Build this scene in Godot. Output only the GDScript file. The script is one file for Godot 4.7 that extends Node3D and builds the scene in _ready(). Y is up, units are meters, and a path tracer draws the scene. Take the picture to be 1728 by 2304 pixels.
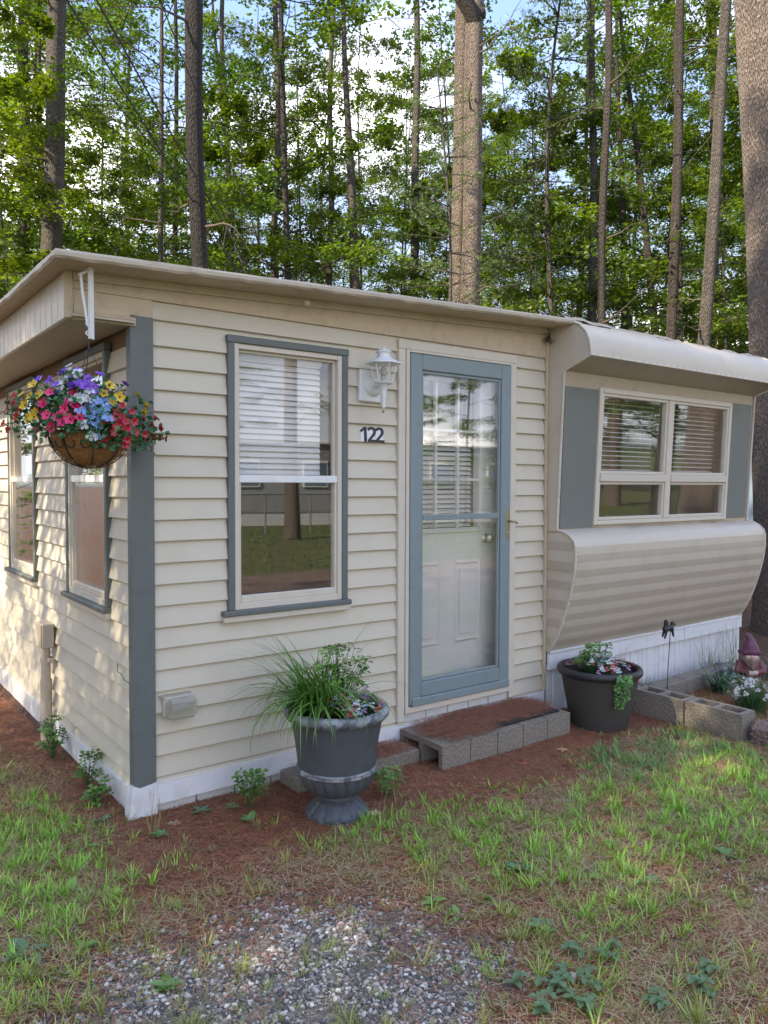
extends Node3D
# A small sided cottage joined to a travel trailer under tall woods, seen from the yard.

var rng := RandomNumberGenerator.new()
var taken := {}
var M := {}

const CAM := Vector3(-1.195, 1.56, 3.524)

# ---------------------------------------------------------------- mesh builder
class MB:
	var v := PackedVector3Array()
	var n := PackedVector3Array()
	var c := PackedColorArray()
	var t := Transform3D.IDENTITY
	var col := Color.WHITE

	func raw(a: Vector3, b: Vector3, d: Vector3, na: Vector3, nb: Vector3, nd: Vector3):
		# front faces run clockwise
		if (b - a).cross(d - a).dot(na + nb + nd) > 0.0:
			var s := b; b = d; d = s
			var q := nb; nb = nd; nd = q
		v.append(t * a); v.append(t * b); v.append(t * d)
		n.append((t.basis * na).normalized()); n.append((t.basis * nb).normalized()); n.append((t.basis * nd).normalized())
		c.append(col); c.append(col); c.append(col)

	func tri(a: Vector3, b: Vector3, d: Vector3, out: Vector3):
		var k := (b - a).cross(d - a)
		if k.length() < 1e-12: return
		k = k.normalized()
		if k.dot(out) < 0.0: k = -k
		raw(a, b, d, k, k, k)

	func quad(a: Vector3, b: Vector3, d: Vector3, e: Vector3, out: Vector3):
		tri(a, b, d, out); tri(a, d, e, out)

	func box(lo: Vector3, hi: Vector3, ch := 0.0):
		var m := (lo + hi) * 0.5
		var h := (hi - lo) * 0.5
		var k := minf(ch, minf(h.x, minf(h.y, h.z)) * 0.9)
		for ax in 3:
			var b := (ax + 1) % 3
			var d := (ax + 2) % 3
			for s in [-1.0, 1.0]:
				var p := []
				for q in [[-1, -1], [1, -1], [1, 1], [-1, 1]]:
					var w := Vector3.ZERO
					w[ax] = s * h[ax]; w[b] = q[0] * (h[b] - k); w[d] = q[1] * (h[d] - k)
					p.append(m + w)
				var o := Vector3.ZERO
				o[ax] = s
				quad(p[0], p[1], p[2], p[3], o)
				if k > 0.0:
					for s2 in [-1.0, 1.0]:
						# bevel between axis ax and axis b
						var e := []
						for q in [-1.0, 1.0]:
							var w1 := Vector3.ZERO
							w1[ax] = s * h[ax]; w1[b] = s2 * (h[b] - k); w1[d] = q * (h[d] - k)
							var w2 := Vector3.ZERO
							w2[ax] = s * (h[ax] - k); w2[b] = s2 * h[b]; w2[d] = q * (h[d] - k)
							e.append(m + w1); e.append(m + w2)
						var o2 := Vector3.ZERO
						o2[ax] = s; o2[b] = s2
						quad(e[0], e[1], e[3], e[2], o2)
		if k > 0.0:
			for sx in [-1.0, 1.0]:
				for sy in [-1.0, 1.0]:
					for sz in [-1.0, 1.0]:
						var g := Vector3(sx * h.x, sy * h.y, sz * h.z)
						tri(m + g - Vector3(0, sy * k, sz * k), m + g - Vector3(sx * k, 0, sz * k), m + g - Vector3(sx * k, sy * k, 0), Vector3(sx, sy, sz))

	# outline p (x, y) pushed from E*0 to E; A and B are the outline's axes
	func prism(p: PackedVector2Array, o: Vector3, A: Vector3, B: Vector3, E: Vector3):
		var ids := Geometry2D.triangulate_polygon(p)
		var e := E.normalized()
		for i in range(0, ids.size(), 3):
			var q := []
			for j in 3: q.append(o + A * p[ids[i + j]].x + B * p[ids[i + j]].y)
			tri(q[0], q[1], q[2], -e)
			tri(q[0] + E, q[1] + E, q[2] + E, e)
		var area := 0.0
		for i in p.size():
			var r := p[(i + 1) % p.size()]
			area += p[i].x * r.y - r.x * p[i].y
		for i in p.size():
			var a := p[i]
			var b := p[(i + 1) % p.size()]
			var w := Vector2(b.y - a.y, a.x - b.x) * signf(area)
			quad(o + A * a.x + B * a.y, o + A * b.x + B * b.y, o + A * b.x + B * b.y + E, o + A * a.x + B * a.y + E, A * w.x + B * w.y)

	func tube(p: Array, r: Array, sides := 8, caps := true):
		var k := p.size()
		var rings := []
		var outs := []
		var side := Vector3.ZERO
		for i in k:
			var d: Vector3 = (p[mini(i + 1, k - 1)] - p[maxi(i - 1, 0)]).normalized()
			if side == Vector3.ZERO:
				side = d.cross(Vector3(0.31, 0.17, 0.93)).normalized()
				if side.length() < 0.5: side = Vector3.RIGHT
			side = (side - d * side.dot(d)).normalized()
			var up := d.cross(side)
			var ring := []
			var oo := []
			var rr: float = r[mini(i, r.size() - 1)]
			for s in sides:
				var a := TAU * s / sides
				var w := side * cos(a) + up * sin(a)
				ring.append(p[i] + w * rr); oo.append(w)
			rings.append(ring); outs.append(oo)
		for i in k - 1:
			for s in sides:
				var z := (s + 1) % sides
				raw(rings[i][s], rings[i][z], rings[i + 1][z], outs[i][s], outs[i][z], outs[i + 1][z])
				raw(rings[i][s], rings[i + 1][z], rings[i + 1][s], outs[i][s], outs[i + 1][z], outs[i + 1][s])
		if caps:
			for q in [0, k - 1]:
				var d2: Vector3 = (p[1] - p[0]) * -1.0 if q == 0 else p[k - 1] - p[k - 2]
				for s in range(1, sides - 1):
					tri(rings[q][0], rings[q][s], rings[q][s + 1], d2)

	# profile of (radius, height) turned round y; flute = ripple share, lobes = how many
	func lathe(p: Array, segs := 32, flute := 0.0, lobes := 0, lo := -1e9, hi := 1e9):
		var nrm := []
		for i in p.size():
			var d: Vector2 = p[mini(i + 1, p.size() - 1)] - p[maxi(i - 1, 0)]
			nrm.append(Vector2(d.y, -d.x).normalized())
		var pt := func(i: int, s: int) -> Vector3:
			var a := TAU * s / segs
			var r: float = p[i].x
			if lobes > 0 and p[i].y > lo and p[i].y < hi: r *= 1.0 - flute * pow(absf(cos(a * lobes * 0.5)), 8.0)
			return Vector3(cos(a) * r, p[i].y, sin(a) * r)
		var nn := func(i: int, s: int) -> Vector3:
			var a := TAU * s / segs
			return Vector3(cos(a) * nrm[i].x, nrm[i].y, sin(a) * nrm[i].x)
		for i in p.size() - 1:
			for s in segs:
				var a: Vector3 = pt.call(i, s)
				var b: Vector3 = pt.call(i, s + 1)
				var d: Vector3 = pt.call(i + 1, s + 1)
				var e: Vector3 = pt.call(i + 1, s)
				if lobes > 0:
					var o: Vector3 = nn.call(i, s) + nn.call(i + 1, s + 1)
					quad(a, b, d, e, o)
				else:
					raw(a, b, d, nn.call(i, s), nn.call(i, s + 1), nn.call(i + 1, s + 1))
					raw(a, d, e, nn.call(i, s), nn.call(i + 1, s + 1), nn.call(i + 1, s))

	func ball(m: Vector3, r: Vector3, segs := 10, rings := 6):
		for i in rings:
			for s in segs:
				var q := []
				for w in [[i, s], [i, s + 1], [i + 1, s + 1], [i + 1, s]]:
					var a: float = PI * w[0] / rings
					var b: float = TAU * w[1] / segs
					q.append(Vector3(sin(a) * cos(b), cos(a), sin(a) * sin(b)))
				if i > 0: raw(m + r * q[0], m + r * q[1], m + r * q[2], q[0], q[1], q[2])
				if i < rings - 1: raw(m + r * q[0], m + r * q[2], m + r * q[3], q[0], q[2], q[3])


	func append_core(o: MB):
		v.append_array(o.v); n.append_array(o.n); c.append_array(o.c)

	func mesh(colors := false) -> ArrayMesh:
		var a := []
		a.resize(Mesh.ARRAY_MAX)
		a[Mesh.ARRAY_VERTEX] = v
		a[Mesh.ARRAY_NORMAL] = n
		if colors: a[Mesh.ARRAY_COLOR] = c
		var m := ArrayMesh.new()
		m.add_surface_from_arrays(Mesh.PRIMITIVE_TRIANGLES, a)
		return m

# ---------------------------------------------------------------- naming
func numbered(called: String) -> String:
	if not taken.has(called):
		taken[called] = 0
		return called
	taken[called] += 1
	return "%s_%03d" % [called, taken[called]]

func thing(called: String, label: String, category: String, at := Vector3.ZERO, group := "") -> Node3D:
	var o := Node3D.new()
	o.name = numbered(called)
	add_child(o)
	o.position = at
	tag(o, label, category, group)
	return o

func tag(o: Node, label: String, category: String, group := ""):
	o.set_meta("label", label)
	o.set_meta("category", category)
	if group: o.set_meta("group", group)

func part(parent: Node, called: String, mesh: Mesh, m: Material, xf := Transform3D.IDENTITY) -> MeshInstance3D:
	var o := MeshInstance3D.new()
	o.mesh = mesh
	o.material_override = m
	o.name = called
	o.transform = xf
	parent.add_child(o, true)
	return o

func mb(parent: Node, called: String, b: MB, m: Material, xf := Transform3D.IDENTITY) -> MeshInstance3D:
	return part(parent, called, b.mesh(m.vertex_color_use_as_albedo), m, xf)

func single(called: String, b: MB, m: Material, label: String, category: String, at := Vector3.ZERO, group := "") -> MeshInstance3D:
	var o := mb(self, numbered(called), b, m)
	o.position = at
	tag(o, label, category, group)
	return o

func copy(o: Node3D, called: String, xf: Transform3D, label := "", group := "") -> Node3D:
	var r: Node3D = o.duplicate()
	r.name = numbered(called)
	add_child(r)
	r.transform = xf
	if label: r.set_meta("label", label)
	if group: r.set_meta("group", group)
	return r

# many copies of a few meshes joined into one: lots = [[mesh, [transforms]], ...]
func baked(called: String, label: String, category: String, lots: Array, m: Material) -> MeshInstance3D:
	var st := SurfaceTool.new()
	for q in lots:
		for x in q[1]: st.append_from(q[0], 0, x)
	var o := part(self, numbered(called), st.commit(), m)
	tag(o, label, category)
	o.set_meta("kind", "stuff")
	return o

func bxm(lo: Vector3, hi: Vector3, ch := 0.0) -> MB:
	var b := MB.new()
	b.box(lo, hi, ch)
	return b

func tri3(n: Vector3) -> Basis:
	return Basis(Quaternion(Vector3.UP, n.normalized()))

# ---------------------------------------------------------------- materials
func noise_bytes(seed_: int, freq: float, oct: int, size: int, kind := FastNoiseLite.TYPE_SIMPLEX_SMOOTH, sx := 1.0) -> PackedByteArray:
	var f := FastNoiseLite.new()
	f.seed = seed_; f.frequency = freq; f.fractal_octaves = oct; f.noise_type = kind
	var im := f.get_seamless_image(size, size, false, false, 0.15)
	if sx != 1.0:
		# squeeze one way so that the grain runs along v
		im.resize(int(size / sx), size)
		var w := Image.create(size, size, false, im.get_format())
		for i in int(sx): w.blit_rect(im, Rect2i(0, 0, im.get_width(), size), Vector2i(i * im.get_width(), 0))
		im = w
	im.convert(Image.FORMAT_L8)
	return im.get_data()

func color_tex(seed_: int, freq: float, oct: int, stops: Array, size := 256, sx := 1.0, kind := FastNoiseLite.TYPE_SIMPLEX_SMOOTH) -> ImageTexture:
	var g := Gradient.new()
	g.offsets = PackedFloat32Array(); g.colors = PackedColorArray()
	var offs := PackedFloat32Array()
	var cols := PackedColorArray()
	for s in stops:
		offs.append(s[0]); cols.append(s[1].linear_to_srgb())
	g.offsets = offs; g.colors = cols
	var lut := []
	for i in 256: lut.append(g.sample(i / 255.0))
	var d := noise_bytes(seed_, freq, oct, size, kind, sx)
	var out := PackedByteArray()
	out.resize(d.size() * 3)
	for i in d.size():
		var q: Color = lut[d[i]]
		out[i * 3] = q.r8; out[i * 3 + 1] = q.g8; out[i * 3 + 2] = q.b8
	return ImageTexture.create_from_image(Image.create_from_data(size, size, false, Image.FORMAT_RGB8, out))

func height_tex(seed_: int, freq: float, oct: int, size := 256, sx := 1.0, kind := FastNoiseLite.TYPE_SIMPLEX_SMOOTH) -> ImageTexture:
	return ImageTexture.create_from_image(Image.create_from_data(size, size, false, Image.FORMAT_L8, noise_bytes(seed_, freq, oct, size, kind, sx)))

func mat(called: String, base: Color, rough := 0.7, o := {}) -> StandardMaterial3D:
	var m := StandardMaterial3D.new()
	m.resource_name = called
	m.albedo_color = base.linear_to_srgb()
	m.roughness = rough
	m.cull_mode = BaseMaterial3D.CULL_DISABLED
	for k in o: m.set(k, o[k])
	if o.has("albedo_texture") or o.has("heightmap_texture"):
		m.uv1_triplanar = true
		m.uv1_world_triplanar = not o.has("local")
		if o.has("heightmap_texture"): m.heightmap_enabled = true
	if o.has("metallic_specular"): m.metallic_specular = o.metallic_specular
	M[called] = m
	return m

func L(r: float, g: float, b: float) -> Color:
	return Color(r, g, b)

# grey variation round 1, to multiply a base colour with
func grime(seed_: int, freq: float, dark: float, tint := Color(1, 1, 1), size := 256, sx := 1.0) -> ImageTexture:
	return color_tex(seed_, freq, 5, [[0.0, Color(1, 1, 1) * dark * tint], [0.35, Color(1, 1, 1) * lerpf(dark, 1.0, 0.75)], [0.6, Color(1, 1, 1)], [1.0, Color(1, 1, 1) * 0.97]], size, sx)

# fallen needles and straw lying every way: pale and dark strokes
func litter_tex() -> ImageTexture:
	var s := 1024
	var im := Image.create(s, s, false, Image.FORMAT_RGB8)
	var base := noise_bytes(41, 0.05, 4, s)
	for y in s:
		for x in s:
			var k := 0.50 + 0.28 * base[y * s + x] / 255.0
			im.set_pixel(x, y, Color(k, k, k))
	var r := RandomNumberGenerator.new()
	r.seed = 9
	for i in 15000:
		var p := Vector2(r.randf() * s, r.randf() * s)
		var a := r.randf() * TAU
		var d := Vector2(cos(a), sin(a))
		var bend := r.randf_range(-0.012, 0.012)
		var v := r.randf()
		var k := lerpf(0.22, 0.6, v) if v < 0.45 else lerpf(0.8, 1.0, v)
		var c := Color(k, k * 0.97, k * 0.92)
		for j in r.randi_range(25, 75):
			im.set_pixel(posmod(int(p.x), s), posmod(int(p.y), s), c)
			p += d
			d = d.rotated(bend)
	return ImageTexture.create_from_image(im)

func materials():
	var rough_h := height_tex(3, 0.06, 5)
	var soft_h := height_tex(4, 0.012, 3)
	var g1 := grime(11, 0.012, 0.93, Color(1, 0.98, 0.95))
	var g2 := grime(12, 0.03, 0.84, Color(1, 0.97, 0.92))
	mat("siding", L(0.595, 0.54, 0.435), 0.55, {albedo_texture = g1, uv1_scale = Vector3(0.9, 0.9, 0.9), heightmap_texture = soft_h, heightmap_scale = 0.12})
	mat("cream_paint", L(0.56, 0.455, 0.32), 0.6, {albedo_texture = g2, uv1_scale = Vector3(1.3, 1.3, 1.3)})
	mat("cream_metal", L(0.44, 0.365, 0.27), 0.42, {albedo_texture = g2, uv1_scale = Vector3(1.1, 1.1, 1.1), heightmap_texture = soft_h, heightmap_scale = 0.25})
	mat("vinyl_cream", L(0.62, 0.56, 0.47), 0.45, {albedo_texture = g1, uv1_scale = Vector3(2, 2, 2)})
	mat("slate_paint", L(0.128, 0.145, 0.138), 0.55, {albedo_texture = grime(13, 0.02, 0.86), uv1_scale = Vector3(1.5, 1.5, 1.5)})
	mat("door_blue", L(0.22, 0.268, 0.28), 0.42, {albedo_texture = grime(14, 0.02, 0.86, Color(1, 0.98, 0.95)), uv1_scale = Vector3(1.5, 1.5, 1.5)})
	mat("white_trim", L(0.72, 0.73, 0.75), 0.5, {albedo_texture = grime(15, 0.02, 0.84, Color(1, 0.97, 0.92)), uv1_scale = Vector3(1.6, 1.6, 1.6)})
	mat("white_metal", L(0.76, 0.76, 0.75), 0.4, {albedo_texture = g1, uv1_scale = Vector3(3, 3, 3)})
	mat("painted_block", L(0.55, 0.54, 0.52), 0.9, {albedo_texture = g2, uv1_scale = Vector3(2.2, 2.2, 2.2), heightmap_texture = rough_h, heightmap_scale = 0.4})
	mat("soffit", L(0.50, 0.43, 0.34), 0.6)
	mat("roofing", L(0.42, 0.38, 0.33), 0.8, {albedo_texture = g2})
	mat("room_wall", L(0.24, 0.16, 0.09), 0.8)
	mat("room_floor", L(0.2, 0.16, 0.12), 0.8)
	mat("wood_panel", L(0.15, 0.085, 0.04), 0.5, {albedo_texture = color_tex(21, 0.01, 3, [[0.0, L(0.6, 0.55, 0.5)], [1.0, L(1, 1, 1)]], 256, 4.0), uv1_scale = Vector3(1.4, 1.4, 1.4)})
	mat("blind", L(0.70, 0.68, 0.65), 0.5)
	mat("white_door", L(0.70, 0.69, 0.65), 0.45, {albedo_texture = g1})
	mat("brass", L(0.42, 0.33, 0.2), 0.35, {metallic = 0.9})
	mat("steel", L(0.5, 0.48, 0.45), 0.3, {metallic = 0.9})
	var glass := mat("glass", L(0.9, 0.95, 0.92), 0.0, {transparency = BaseMaterial3D.TRANSPARENCY_ALPHA})
	glass.albedo_color = Color(0.9, 0.92, 0.9, 0.0)
	var cloudy := mat("cloudy_plastic", L(0.5, 0.46, 0.38), 0.25, {transparency = BaseMaterial3D.TRANSPARENCY_ALPHA})
	cloudy.albedo_color = Color(0.72, 0.70, 0.62, 0.45)
	mat("black_print", L(0.02, 0.02, 0.022), 0.5)
	mat("white_print", L(0.75, 0.75, 0.76), 0.5)
	mat("stripe_pale", L(0.57, 0.505, 0.415), 0.4, {albedo_texture = g1, heightmap_texture = soft_h, heightmap_scale = 0.3})
	mat("stripe_tan", L(0.465, 0.405, 0.325), 0.4, {albedo_texture = g1, heightmap_texture = soft_h, heightmap_scale = 0.3})
	mat("slate_panel", L(0.165, 0.178, 0.158), 0.6, {albedo_texture = grime(16, 0.01, 0.94)})
	mat("concrete", L(0.245, 0.22, 0.188), 0.95, {albedo_texture = color_tex(17, 0.05, 5, [[0.0, L(0.55, 0.52, 0.48)], [0.5, L(0.95, 0.93, 0.9)], [1.0, L(1, 1, 1)]], 512), uv1_scale = Vector3(2.6, 2.6, 2.6), heightmap_texture = rough_h, heightmap_scale = 0.6})
	mat("pebble_stone", L(0.30, 0.24, 0.225), 0.9, {albedo_texture = color_tex(18, 0.12, 2, [[0.0, L(0.3, 0.25, 0.25)], [0.45, L(0.7, 0.6, 0.58)], [0.7, L(1, 0.95, 0.93)], [1.0, L(1, 1, 1)]], 256, 1.0, FastNoiseLite.TYPE_CELLULAR), uv1_scale = Vector3(4, 4, 4), heightmap_texture = rough_h, heightmap_scale = 0.8})
	mat("urn_resin", L(0.076, 0.086, 0.10), 0.5, {albedo_texture = color_tex(19, 0.018, 5, [[0.0, L(0.7, 0.7, 0.7)], [0.55, L(1, 1, 1)], [0.74, L(1, 1, 1)], [0.80, L(2.0, 1.95, 1.9).clamp()], [1.0, L(1, 1, 1)]], 256), uv1_scale = Vector3(2, 2, 2)})
	mat("urn_rim_resin", L(0.30, 0.315, 0.335), 0.55, {albedo_texture = color_tex(20, 0.02, 5, [[0.0, L(0.2, 0.22, 0.25)], [0.5, L(0.27, 0.29, 0.32)], [0.57, L(1, 1, 1)], [1.0, L(0.8, 0.8, 0.8)]], 256), uv1_scale = Vector3(3, 3, 3)})
	mat("pot_speckle", L(0.075, 0.068, 0.062), 0.75, {albedo_texture = color_tex(22, 0.25, 2, [[0.0, L(0.35, 0.35, 0.35)], [0.5, L(0.7, 0.68, 0.66)], [0.8, L(1, 0.97, 0.94)], [1.0, L(1, 1, 1)]], 256), uv1_scale = Vector3(2.5, 2.5, 2.5), heightmap_texture = rough_h, heightmap_scale = 0.15})
	mat("pot_rim", L(0.022, 0.022, 0.025), 0.45)
	mat("potting_soil", L(0.03, 0.02, 0.014), 1.0)
	mat("black_iron", L(0.015, 0.015, 0.016), 0.5)
	mat("black_rubber", L(0.018, 0.018, 0.02), 0.9)
	mat("cable", L(0.012, 0.012, 0.013), 0.6)
	mat("coco", L(0.37, 0.195, 0.075), 1.0, {albedo_texture = color_tex(23, 0.06, 5, [[0.0, L(0.3, 0.25, 0.2)], [0.5, L(0.9, 0.85, 0.8)], [1.0, L(1, 1, 1)]], 256, 2.0), uv1_scale = Vector3(5, 5, 5), heightmap_texture = rough_h, heightmap_scale = 1.0})
	mat("coco_fiber", L(0.26, 0.13, 0.05), 1.0)
	mat("pipe_grey", L(0.44, 0.385, 0.31), 0.6, {albedo_texture = g1})
	mat("plastic_white", L(0.50, 0.47, 0.41), 0.45)
	for k in [["bark_pine", L(0.31, 0.26, 0.23), 31], ["bark_grey", L(0.165, 0.146, 0.13), 32], ["bark_dark", L(0.10, 0.085, 0.075), 33], ["bark_black", L(0.04, 0.035, 0.033), 34]]:
		mat(k[0], k[1], 0.95, {albedo_texture = color_tex(k[2], 0.05, 5, [[0.0, L(0.22, 0.19, 0.17)], [0.38, L(0.6, 0.56, 0.53)], [0.6, L(1, 1, 1)], [1.0, L(1, 1, 1)]], 512, 4.0), uv1_scale = Vector3(0.9, 0.55, 0.9), heightmap_texture = height_tex(k[2], 0.05, 5, 512, 4.0), heightmap_scale = 9.0})
	mat("twig", L(0.10, 0.08, 0.065), 0.9)
	for k in [["leaf", 0.5, Color(1.0, 0.95, 0.4)], ["needle_leaf", 0.4, Color(0.9, 1.0, 0.4)], ["grass", 0.4, Color(0.95, 1.0, 0.4)], ["petal", 0.25, Color(1, 1, 1)]]:
		var m := mat(k[0], L(1, 1, 1), k[1], {vertex_color_use_as_albedo = true})
		m.backlight_enabled = k[0] != "petal"
		m.backlight = k[2] * (1.0 if k[0] == "leaf" else 0.5)
	mat("stone", L(1, 1, 1), 0.85, {vertex_color_use_as_albedo = true})
	mat("litter", L(1, 1, 1), 0.8, {vertex_color_use_as_albedo = true})
	mat("painted_figure", L(1, 1, 1), 0.45, {vertex_color_use_as_albedo = true})
	mat("ground", L(1, 1, 1), 0.97, {vertex_color_use_as_albedo = true, albedo_texture = litter_tex(), uv1_scale = Vector3(0.83, 0.83, 0.83), heightmap_texture = height_tex(42, 0.05, 5, 512), heightmap_scale = 2.0})
	mat("grey_metal", L(0.35, 0.36, 0.37), 0.45)
	mat("wire_mesh", L(0.3, 0.31, 0.32), 0.5, {metallic = 0.5})
	mat("blue_siding", L(0.16, 0.24, 0.34), 0.6)
	mat("red_rail", L(0.22, 0.06, 0.035), 0.8)

# ---------------------------------------------------------------- camera, sky, sun
func camera_and_light():
	var cam := Camera3D.new()
	cam.name = "camera"
	add_child(cam)
	var yaw := deg_to_rad(53.3)
	var pitch := deg_to_rad(2.1)
	var roll := deg_to_rad(0.2)
	var fh := Vector3(cos(yaw), 0, -sin(yaw))
	var r0 := Vector3(sin(yaw), 0, cos(yaw))
	var f := fh * cos(pitch) - Vector3.UP * sin(pitch)
	var u1 := Vector3.UP * cos(pitch) + fh * sin(pitch)
	var r := r0 * cos(roll) + u1 * sin(roll)
	var u := u1 * cos(roll) - r0 * sin(roll)
	cam.transform = Transform3D(Basis(r, u, -f), CAM)
	cam.fov = rad_to_deg(2.0 * atan(1152.0 / 1740.0))
	cam.near = 0.05
	cam.far = 600.0
	cam.current = true

	var env := Environment.new()
	env.background_mode = Environment.BG_SKY
	env.tonemap_mode = Environment.TONE_MAPPER_LINEAR
	env.tonemap_exposure = 2.35
	env.sdfgi_enabled = true
	env.ssao_enabled = true
	env.ssil_enabled = true
	var sky := Sky.new()
	var sm := ProceduralSkyMaterial.new()
	sm.sky_top_color = Color(0.48, 0.61, 0.83)
	sm.sky_horizon_color = Color(0.86, 0.87, 0.87)
	sm.sky_curve = 0.18
	sm.ground_bottom_color = Color(0.2, 0.2, 0.17)
	sm.ground_horizon_color = Color(0.5, 0.52, 0.5)
	sm.sky_energy_multiplier = 1.0
	sm.sky_cover = cloud_cover()
	sm.sky_cover_modulate = Color(1, 1, 1, 1)
	sky.sky_material = sm
	env.sky = sky
	var we := WorldEnvironment.new()
	we.name = "world_environment"
	we.environment = env
	add_child(we)

	var sun := DirectionalLight3D.new()
	sun.name = "sun"
	add_child(sun)
	var az := deg_to_rad(121.0)
	var el := deg_to_rad(38.0)
	var to_sun := (fh * cos(az) - r0 * sin(az)) * cos(el) + Vector3.UP * sin(el)
	sun.look_at_from_position(to_sun * 50.0, Vector3.ZERO, Vector3.UP)
	sun.light_energy = 1.5
	sun.light_color = Color(1.0, 0.93, 0.80)
	sun.light_angular_distance = 0.5
	sun.shadow_enabled = true

# broken white cloud, the same all round
func cloud_cover() -> ImageTexture:
	var f := FastNoiseLite.new()
	f.seed = 5; f.frequency = 1.6; f.fractal_octaves = 5
	var w := 512
	var h := 256
	var im := Image.create(w, h, false, Image.FORMAT_RGBAF)
	for y in h:
		var el := PI * (0.5 - (y + 0.5) / h)
		for x in w:
			var a := TAU * (x + 0.5) / w
			var p := Vector3(cos(a) * cos(el), sin(el) * 1.8, sin(a) * cos(el))
			var d := smoothstep(-0.05, 0.45, f.get_noise_3dv(p))
			im.set_pixel(x, y, Color(1.25, 1.07, 0.82, d if el > 0 else 0.0))
	return ImageTexture.create_from_image(im)

# ---------------------------------------------------------------- cottage
const LEFT := Transform3D(Basis(Vector3(0, 0, 1), Vector3(0, 1, 0), Vector3(-1, 0, 0)), Vector3.ZERO)

func roof_under(x: float) -> float:
	return 2.470 + 0.04 * (x + 0.37)

# one lap of siding from x0 to x1; y0..y1 is the part of the course that shows, b0 the course's own foot
var board_noise := FastNoiseLite.new()
func board(parent: Node, xf: Transform3D, x0: float, x1: float, y0: float, y1: float, b0: float, full := 0.1013):
	if x1 - x0 < 0.004 or y1 - y0 < 0.004: return
	var b := MB.new()
	var steps := maxi(1, int(ceil((x1 - x0) / 0.35)))
	var zat := func(y: float) -> float:
		return lerpf(0.0, -0.019, clampf((y - b0) / full, 0, 1))
	var prev := []
	for i in steps + 1:
		var x := lerpf(x0, x1, float(i) / steps)
		var w := board_noise.get_noise_2d(x * 40.0 + xf.basis.x.z * 500.0, b0 * 300.0)
		var dy := w * 0.0022
		var dz := board_noise.get_noise_2d(x * 60.0 + 900.0, b0 * 400.0) * 0.0016
		var zl: float = zat.call(y0)
		var zu: float = zat.call(y1)
		var ring := [Vector3(x, y0 + dy, -0.025), Vector3(x, y0 + dy, zl + dz - 0.002), Vector3(x, y0 + dy + 0.003, zl + dz), Vector3(x, y1 + 0.002, zu + dz * 0.5), Vector3(x, y1 + 0.002, -0.025)]
		if i > 0:
			var outs := [Vector3(0, -1, 0), Vector3(0, -1, 1), Vector3(0, 0.1, 1), Vector3(0, 1, 0), Vector3(0, 0, -1)]
			for k in 5:
				var k2 := (k + 1) % 5
				b.quad(prev[k], prev[k2], ring[k2], ring[k], outs[k])
		if i == 0 or i == steps:
			var o := Vector3(-1 if i == 0 else 1, 0, 0)
			b.tri(ring[0], ring[1], ring[2], o); b.tri(ring[0], ring[2], ring[3], o); b.tri(ring[0], ring[3], ring[4], o)
		prev = ring
	mb(parent, "siding_board", b, M.siding, xf)

# courses of siding round rectangular holes [x0, x1, y0, y1]
func siding(parent: Node, xf: Transform3D, x0: float, x1: float, ys: Array, holes: Array):
	for i in ys.size() - 1:
		var a: float = ys[i]
		var z: float = ys[i + 1]
		var cuts := [a, z]
		for h in holes:
			for q in [h[2], h[3]]:
				if q > a + 0.006 and q < z - 0.006: cuts.append(q)
		cuts.sort()
		for k in cuts.size() - 1:
			var m: float = (cuts[k] + cuts[k + 1]) * 0.5
			var spans := [[x0, x1]]
			for h in holes:
				if m > h[2] and m < h[3]:
					var more := []
					for s in spans:
						if h[0] > s[0]: more.append([s[0], minf(s[1], h[0])])
						if h[1] < s[1]: more.append([maxf(s[0], h[1]), s[1]])
						if h[1] <= s[0] or h[0] >= s[1]: pass
					spans = more
			for s in spans: board(parent, xf, s[0], s[1], cuts[k], cuts[k + 1], a, z - a)

func wall_core(holes: Array, x0: float, x1: float, y0: float, y1: float, z0: float, z1: float) -> MB:
	var b := MB.new()
	var xs := [x0, x1]
	var ys := [y0, y1]
	for h in holes:
		xs.append_array([h[0], h[1]]); ys.append_array([h[2], h[3]])
	xs.sort(); ys.sort()
	for i in xs.size() - 1:
		for j in ys.size() - 1:
			if xs[i + 1] - xs[i] < 1e-4 or ys[j + 1] - ys[j] < 1e-4: continue
			var mx: float = (xs[i] + xs[i + 1]) * 0.5
			var my: float = (ys[j] + ys[j + 1]) * 0.5
			var open := false
			for h in holes: open = open or (mx > h[0] and mx < h[1] and my > h[2] and my < h[3])
			if not open: b.box(Vector3(xs[i], ys[j], z0), Vector3(xs[i + 1], ys[j + 1], z1))
	return b

func pane(parent: Node, x0: float, x1: float, y0: float, y1: float, z: float, xf := Transform3D.IDENTITY, sheets := 2):
	# each sheet has its outer and its inner face
	for k in sheets:
		var b := MB.new()
		for q in [z - k * 0.014, z - k * 0.014 - 0.003]:
			b.quad(Vector3(x0, y0, q), Vector3(x1, y0, q), Vector3(x1, y1, q), Vector3(x0, y1, q), Vector3(0, 0, 1))
		mb(parent, "pane", b, M.glass, xf)

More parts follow.
